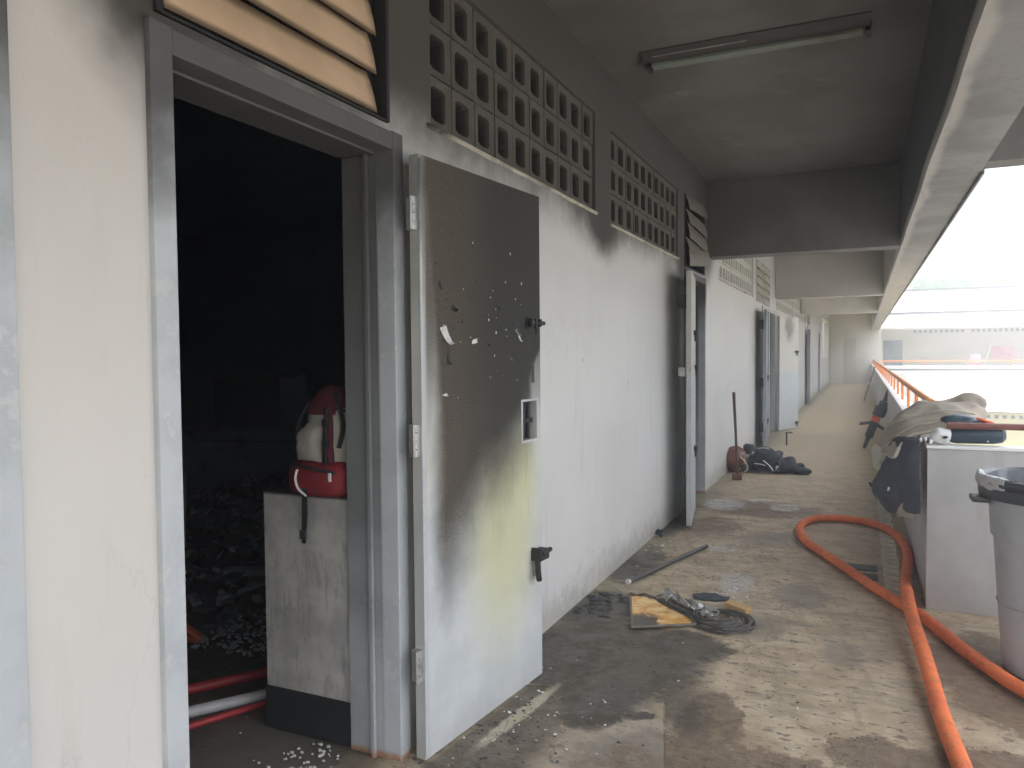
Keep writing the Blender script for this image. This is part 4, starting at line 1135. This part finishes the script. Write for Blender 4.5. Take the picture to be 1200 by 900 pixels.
# gear pile: pack, helmet, harness
gp = thing('gear_pile', 'heap of black breathing gear and straps dumped against the wall', 'gear', (.42, 9.95, 0))
q = MB().blob((.02, 0, .12), (.25, .18, .13), 2.2, .07, 7, 30, 20); q.blob((.22, -.05, .09), (.17, .16, .10), 2.2, .05, 9, 24, 16, None, 3)
q.blob((-.02, .05, .24), (.12, .10, .055), 2.4, .03, 12, 18, 12, None, 5); q.build('bag', 'navy_fabric', gp, True, ang=70)
MB().blob((-.19, -.02, .27), (.085, .07, .065), 2.3, .02, 14, 18, 12, Matrix.Rotation(.5, 3, 'Y')).build('hood', 'navy_fabric', gp, True, ang=70)
MB().blob((.42, -.10, .045), (.13, .065, .042), 2.4, .015, 16, 18, 10, Matrix.Rotation(-.25, 3, 'Z')).build('glove', 'tool_dark', gp, True, ang=70)
MB().blob((.38, .06, .06), (.09, .05, .05), 2.4, .02, 16, 18, 10, Matrix.Rotation(.4, 3, 'Z')).build('glove', 'navy_fabric', gp, True, ang=70)
for P_, r_, m_ in (([(-.16, -.20, .03), (-.12, -.21, .14), (-.02, -.20, .22), (.06, -.16, .24)], .020, 'navy_fabric'), ([(-.12, -.22, .10), (-.04, -.235, .05), (.08, -.23, .03), (.2, -.22, .05)], .016, 'black_web'),
                   ([(.0, -.19, .16), (.08, -.22, .10), (.12, -.22, .04)], .012, 'mask_white'), ([(.18, -.20, .17), (.20, -.23, .10), (.16, -.24, .04)], .016, 'tool_dark'),
                   ([(-.10, -.215, .12), (-.02, -.225, .115), (.03, -.225, .10)], .010, 'reflective'), ([(-.07, -.13, .30), (.02, -.15, .31), (.06, -.14, .295)], .010, 'reflective')):
    MB().tube(catmull(P_, 6), r_, 8, .5).build('strap', m_, gp, True)
MB().blob((.17, -.23, .075), (.022, .012, .035), 3, 0, 1, 12, 8).build('buckle', 'mask_white', gp, True)
MB().blob((-.165, -.055, .235), (.035, .02, .028), 3, .01, 20, 12, 8).build('mask', 'mask_white', gp, True)
hm = thing('helmet', 'scuffed brown rescue helmet at the left end of the gear pile', 'helmet', (.085, 9.72, .0))
q = MB().lathe([(.0, .19), (.05, .185), (.09, .165), (.115, .12), (.122, .06), (.135, .045), (.150, .035), (.118, .030)], seg=24, sx=1, sy=1.15)
for v in q.b.verts: v.co = Matrix.Rotation(R(75), 3, 'X') @ v.co + Vector((0, .08, .145))
q.build('shell', 'helmet_brown', hm, True)
MB().tube([(math.cos(a)*.12, -.015+math.sin(a)*.02, .14+math.sin(a)*.115) for a in [i*.29-1.2 for i in range(16)]], .012, 8).build('trim', 'hi_vis', hm, True)
MB().blob((.12, -.02, .06), (.05, .03, .06), 2.4, .01, 18, 12, 8).build('visor', 'tool_dark', hm, True)
MB().tube(catmull([(.06, -.06, .22), (.13, -.09, .16), (.17, -.1, .08), (.13, -.12, .02)], 6), .012, 8, .6).build('chin_strap', 'coat_trim', hm, True)
fb = thing('floor_bolt', 'small T shaped bolt standing beyond the gear pile', 'bolt', (.42, 12.9, 0))
MB().tube([(0, 0, 0), (0, 0, .20)], .012, 8).build('stem', 'soot_iron', fb, True); MB().tube([(-.02, 0, .20), (.09, 0, .205)], .010, 8).build('handle', 'soot_iron', fb, True)

# rescue tool leaning on the parapet
rt = thing('rescue_tool', 'dark power rescue tool with an orange band leaning on the parapet', 'tool', (1.545, 12.9, 0))
axis = Vector((.29, 0, .82)).normalized()
def along(a, off=(0, 0)): return axis*a + Vector((.94, 0, -.33))*off[0] + Vector((0, 1, 0))*off[1]
rr = Vector((0, 0, 1)).rotation_difference(axis).to_matrix()
MB().tube([along(t) for t in (0, .05, .12, .22)], [.016, .030, .030, .034], 10).build('tip', 'tool_dark', rt, True)
def tbox(a0, a1, w, d, nm, m_, off=0.0, bev=.014):
    mb = MB(); mb.box(off-w/2, off+w/2, -d/2, d/2, a0, a1, bev)
    for v in mb.b.verts: v.co = rr @ v.co
    return mb.build(nm, m_, rt)
tbox(.19, .44, .115, .10, 'motor_body', 'tool_dark'); tbox(.442, .53, .120, .11, 'orange_band', 'tool_orange', 0, .008)
tbox(.532, .70, .175, .12, 'housing', 'tool_dark', .012, .03); tbox(.70, .78, .13, .10, 'housing', 'tool_dark', .02, .03)
tbox(.775, .96, .060, .055, 'rear_handle', 'tool_dark', .02, .014)
for s_, e_ in ((-1, .13), (1, .10)):
    mb = MB(); mb.box(min(s_*.05, s_*(.06+e_)), max(s_*.05, s_*(.06+e_)), -.03, .03, .375, .425, .014)
    for v in mb.b.verts:
        if abs(v.co.x) > .09: v.co.z -= .06 if s_ < 0 else .02
        v.co = rr @ v.co
    mb.build('side_handle', 'tool_dark', rt)

# far pole leaning
fp = thing('leaning_pole', 'thin grey pole leaning on the parapet far down the corridor', 'pole', (1.55, 25.6, 0))
MB().tube([(0, 0, 0), (.30, .5, 1.03)], .018, 8).build('shaft', 'cable_grey', fp, True)
MB().box(.08, .26, .20, .24, .50, .56, .01).build('grip', 'far_white', fp)

# trash bin
bn = thing('trash_bin', 'tall grey round trash bin with a plastic liner', 'bin', (2.335, 4.13, 0))
prof = [(.0, .0), (.19, .0), (.205, .015), (.222, .20), (.243, .50), (.250, .62), (.262, .625), (.272, .80), (.276, .835)]
MB().lathe(prof, seg=44).build('body', 'bin_grey', bn, True)
MB().lathe([(.277, .80), (.310, .805), (.315, .825), (.314, .855), (.300, .872), (.284, .872), (.272, .80)], seg=44).build('rim', 'bin_rim', bn, True)
q = MB(); seg = 72; rings = []
for r_, z_, a_ in ((.318, .868, .003), (.322, .880, .004), (.316, .900, .006), (.300, .906, .004), (.285, .895, .004), (.255, .80, .010), (.235, .60, .012), (.205, .34, .012)):
    rings.append([q.b.verts.new(((r_ + a_*noise.noise(Vector((k*.9, z_*9, 3))))*math.cos(6.2832*k/seg), (r_ + a_*noise.noise(Vector((k*.9, z_*9, 3))))*math.sin(6.2832*k/seg), z_ + a_*noise.noise(Vector((k*.6, 7, z_*5))))) for k in range(seg)])
for i in range(len(rings)-1):
    for k in range(seg): q.b.faces.new((rings[i][k], rings[i][(k+1) % seg], rings[i+1][(k+1) % seg], rings[i+1][k]))
q.build('liner', 'bin_bag', bn, True)
cloth([[Vector((math.cos(a)*r_, math.sin(a)*r_, z_)) for r_, z_ in ((.262, .85), (.292, .905), (.318, .912), (.325, .893), (.323, .870), (.321, .855))] for a in (2.9, 3.3, 3.6, 3.85)], 6, .003, .008, 22, 1).build('liner_fold', 'bin_bag_pale', bn, True)
q = MB(); q.box(-.345, -.27, -.06, .06, .775, .802, .010); q.build('handle', 'bin_rim', bn)
MB().lathe([(.0, .28), (.20, .30), (.236, .32)], seg=30).build('rubbish', 'charred', bn, True)

# ------------------------------------------------------------------ kit on the parapet corner
CT = thing('turnout_coat', 'tan and navy fire coat draped over the parapet corner', 'coat', (0, 0, 0))
rows = [
 [(1.70, 5.00, .86), (1.735, 5.02, .93), (1.79, 5.02, .985), (1.87, 5.00, 1.01), (1.96, 5.00, 1.035), (2.07, 5.02, 1.05), (2.14, 5.03, 1.045)],
 [(1.655, 5.15, .86), (1.685, 5.16, .95), (1.755, 5.16, 1.04), (1.86, 5.15, 1.09), (1.97, 5.16, 1.12), (2.10, 5.15, 1.105), (2.19, 5.15, 1.05)],
 [(1.63, 5.35, .84), (1.655, 5.36, .95), (1.72, 5.35, 1.06), (1.83, 5.35, 1.125), (1.97, 5.36, 1.15), (2.11, 5.35, 1.165), (2.20, 5.33, 1.12)],
 [(1.67, 5.46, .80), (1.70, 5.46, .92), (1.76, 5.45, 1.02), (1.86, 5.45, 1.085), (1.99, 5.45, 1.115), (2.12, 5.43, 1.15), (2.21, 5.42, 1.13)],
 [(1.66, 5.62, .78), (1.68, 5.62, .93), (1.73, 5.60, 1.06), (1.84, 5.60, 1.13), (1.98, 5.60, 1.16), (2.12, 5.58, 1.20), (2.22, 5.55, 1.16)],
 [(1.77, 5.88, .80), (1.79, 5.88, .90), (1.82, 5.86, .98), (1.88, 5.86, 1.01), (1.97, 5.85, 1.03), (2.05, 5.83, 1.0), (2.08, 5.8, .95)],
]
cloth(rows, 9, .012, .020, 5.0, 2.0, 0.0, .014).build('shell', 'coat_tan', CT, True, ang=75)
ed = catmull([Vector(p) + Vector((-.004, -.008, -.004)) for p in ([rows[2][0], rows[1][0]] + rows[0])], 6)
MB().tube([p + Vector((0, 0, .010*noise.noise(p*9))) for p in ed], .011, 8, .7).build('trim', 'coat_trim', CT, True)
ed = catmull([(1.68, 5.02, .90), (1.80, 5.02, 1.03), (1.93, 5.03, 1.085), (2.05, 5.05, 1.10), (2.15, 5.03, 1.06)], 6)
for e_ in ([(1.66, 5.30, .98), (1.72, 5.20, 1.045), (1.86, 5.14, 1.10), (2.0, 5.13, 1.125), (2.12, 5.14, 1.105)], [(1.655, 5.13, .90), (1.74, 5.08, .99), (1.85, 5.05, 1.045), (1.98, 5.06, 1.075)]):
    MB().tube([p + Vector((0, -.006, .006+.008*noise.noise(p*9))) for p in catmull(e_, 7)], .006, 8, .7).build('seam', 'coat_trim', CT, True)
# lining hanging down the inner face
rows = [
 [(1.84, 4.96, .95), (1.835, 4.94, .86), (1.84, 4.93, .74), (1.838, 4.935, .55)],
 [(1.80, 4.99, .97), (1.775, 4.97, .86), (1.785, 4.96, .72), (1.79, 4.965, .535)],
 [(1.73, 5.06, .96), (1.725, 5.05, .84), (1.73, 5.04, .70), (1.735, 5.05, .56)],
 [(1.69, 5.22, .92), (1.69, 5.20, .80), (1.70, 5.20, .66), (1.70, 5.22, .57)],
 [(1.70, 5.5, .88), (1.71, 5.5, .76), (1.72, 5.5, .62), (1.74, 5.5, .55)],
]
cloth(rows, 9, .02, .012, 9, 5.0, .007).build('lining', 'coat_navy', CT, True, ang=75)
cloth([[(1.70, 5.20, .86), (1.74, 5.12, .86), (1.80, 5.06, .85)], [(1.665, 5.18, .77), (1.72, 5.08, .77), (1.80, 5.03, .76)],
       [(1.625, 5.16, .69), (1.69, 5.05, .68), (1.79, 5.01, .67)], [(1.612, 5.15, .625), (1.68, 5.04, .61), (1.78, 5.01, .60)],
       [(1.640, 5.14, .575), (1.70, 5.05, .555), (1.765, 5.02, .55)], [(1.675, 5.12, .550), (1.705, 5.07, .532), (1.74, 5.04, .54)]], 8, .03, .012, 9, 4.0, 0.0, .016).build('sleeve', 'coat_navy', CT, True, ang=70)
cloth([[(1.60, 5.35, .88), (1.585, 5.36, .82), (1.60, 5.36, .76), (1.625, 5.33, .71)], [(1.635, 5.28, .88), (1.625, 5.27, .83), (1.635, 5.27, .78), (1.66, 5.28, .72)], [(1.68, 5.25, .87), (1.68, 5.24, .83), (1.68, 5.24, .79), (1.69, 5.26, .75)]], 6, .012, .012, 14, 3).build('cuff', 'coat_trim', CT, True, ang=70)
cloth([[(1.56, 5.16, .675), (1.60, 5.15, .66), (1.65, 5.14, .655)], [(1.575, 5.15, .645), (1.61, 5.14, .635), (1.66, 5.13, .62)]], 5, .01, .006, 16, 8).build('strap_tab', 'coat_navy', CT, True)
MB().blob((1.672, 5.025, .660), (.009, .006, .013), 3.2, .004, 60, 12, 8).build('buckle', 'mask_white', CT, True)
MB().blob((1.70, 5.015, .655), (.009, .006, .009), 2, 0, 1, 8, 6).build('snap', 'mask_white', CT, True)
MB().blob((1.745, 5.018, .76), (.009, .006, .009), 2, 0, 1, 8, 6).build('snap', 'mask_white', CT, True)
cloth([[(1.80, 4.985, .64), (1.80, 4.97, .56), (1.80, 4.975, .50)], [(1.76, 5.0, .64), (1.76, 4.985, .57), (1.755, 4.99, .51)], [(1.72, 5.05, .62), (1.715, 5.04, .56), (1.725, 5.04, .49)]], 5, .012, .010, 14, 6).build('pocket_flap', 'coat_tan', CT, True)

bt = thing('air_bottle', 'dark blue breathing bottle lying on the parapet beside the coat', 'bottle', (1.965, 5.04, .992))
MB().lathe([(.0, 0), (.03, .005), (.046, .03), (.050, .06), (.050, .235), (.044, .275), (.026, .292), (0, .295)], seg=24).build('cylinder', 'bottle_blue', bt, True, rot=(0, R(88), -.06))
MB().tube([(.20, -.014, .051), (.20, -.048, .02), (.20, -.050, -.03)], .006, 8).build('band', 'mask_white', bt, True)
gl = thing('glove', 'dark blue work glove tucked under the coat flap', 'glove', (2.04, 5.06, 1.055))
q = MB().blob((0, 0, .015), (.10, .05, .040), 2.3, .016, 14, 20, 12)
for k in range(4): q.blob((.085+.012*(k % 2), -.035+.022*k, .012), (.045, .012, .014), 2.4, .004, 30, 10, 8)
q.blob((.0, -.052, .0), (.04, .014, .015), 2.3, .004, 30, 10, 8)
q.build('palm', 'bottle_blue', gl, True, ang=60)
MB().blob((.12, -.045, .022), (.055, .008, .010), 2.2, .004, 30, 12, 8, Matrix.Rotation(.35, 3, 'Y')).build('cuff_trim', 'tool_orange', gl, True)
mk = thing('face_mask', 'white breathing mask piece resting on the parapet corner', 'mask', (1.935, 4.985, .942))
q = MB().blob((0, 0, .045), (.055, .045, .048), 2.2, .014, 18, 20, 14); q.build('shell', 'mask_white', mk, True, ang=60)
MB().blob((.02, -.042, .045), (.014, .008, .008), 2, 0, 1, 10, 8).build('valve', 'tool_dark', mk, True)
for k in range(5): MB().blob((-.055-.012*k, -.035, .018+.006*(k % 3)), (.010, .012, .014+.003*(k % 2)), 2.4, .003, 30, 10, 8).build('strap_stud', 'tool_dark' if k % 2 else 'reflective', mk, True)
pk = thing('pike_pole', 'long dull red pole lying across the kit on the parapet', 'pole', (1.965, 4.98, 1.06))
MB().tube([(0, 0, -.008), (.9, .02, -.010), (2.2, .05, -.015)], .0185, 12).build('shaft', 'pole_red', pk, True)

# ------------------------------------------------------------------ smoke haze in the air
if HAZE > 0:
    m = bpy.data.materials.new('haze'); m.use_nodes = True; nt = m.node_tree; nt.nodes.clear()
    o_ = nt.nodes.new('ShaderNodeOutputMaterial'); v_ = nt.nodes.new('ShaderNodeVolumePrincipled')
    v_.inputs['Color'].default_value = (.97, .97, .965, 1); v_.inputs['Density'].default_value = HAZE; v_.inputs['Anisotropy'].default_value = .35
    nt.links.new(v_.outputs[0], o_.inputs['Volume'])
    h = MB().box(-80, 80, -80, 80, -4.4, 9.5); me = h.mesh('haze'); me.materials.append(m)
    ob = bpy.data.objects.new('haze', me); COL.objects.link(ob); ob['kind'] = 'stuff'
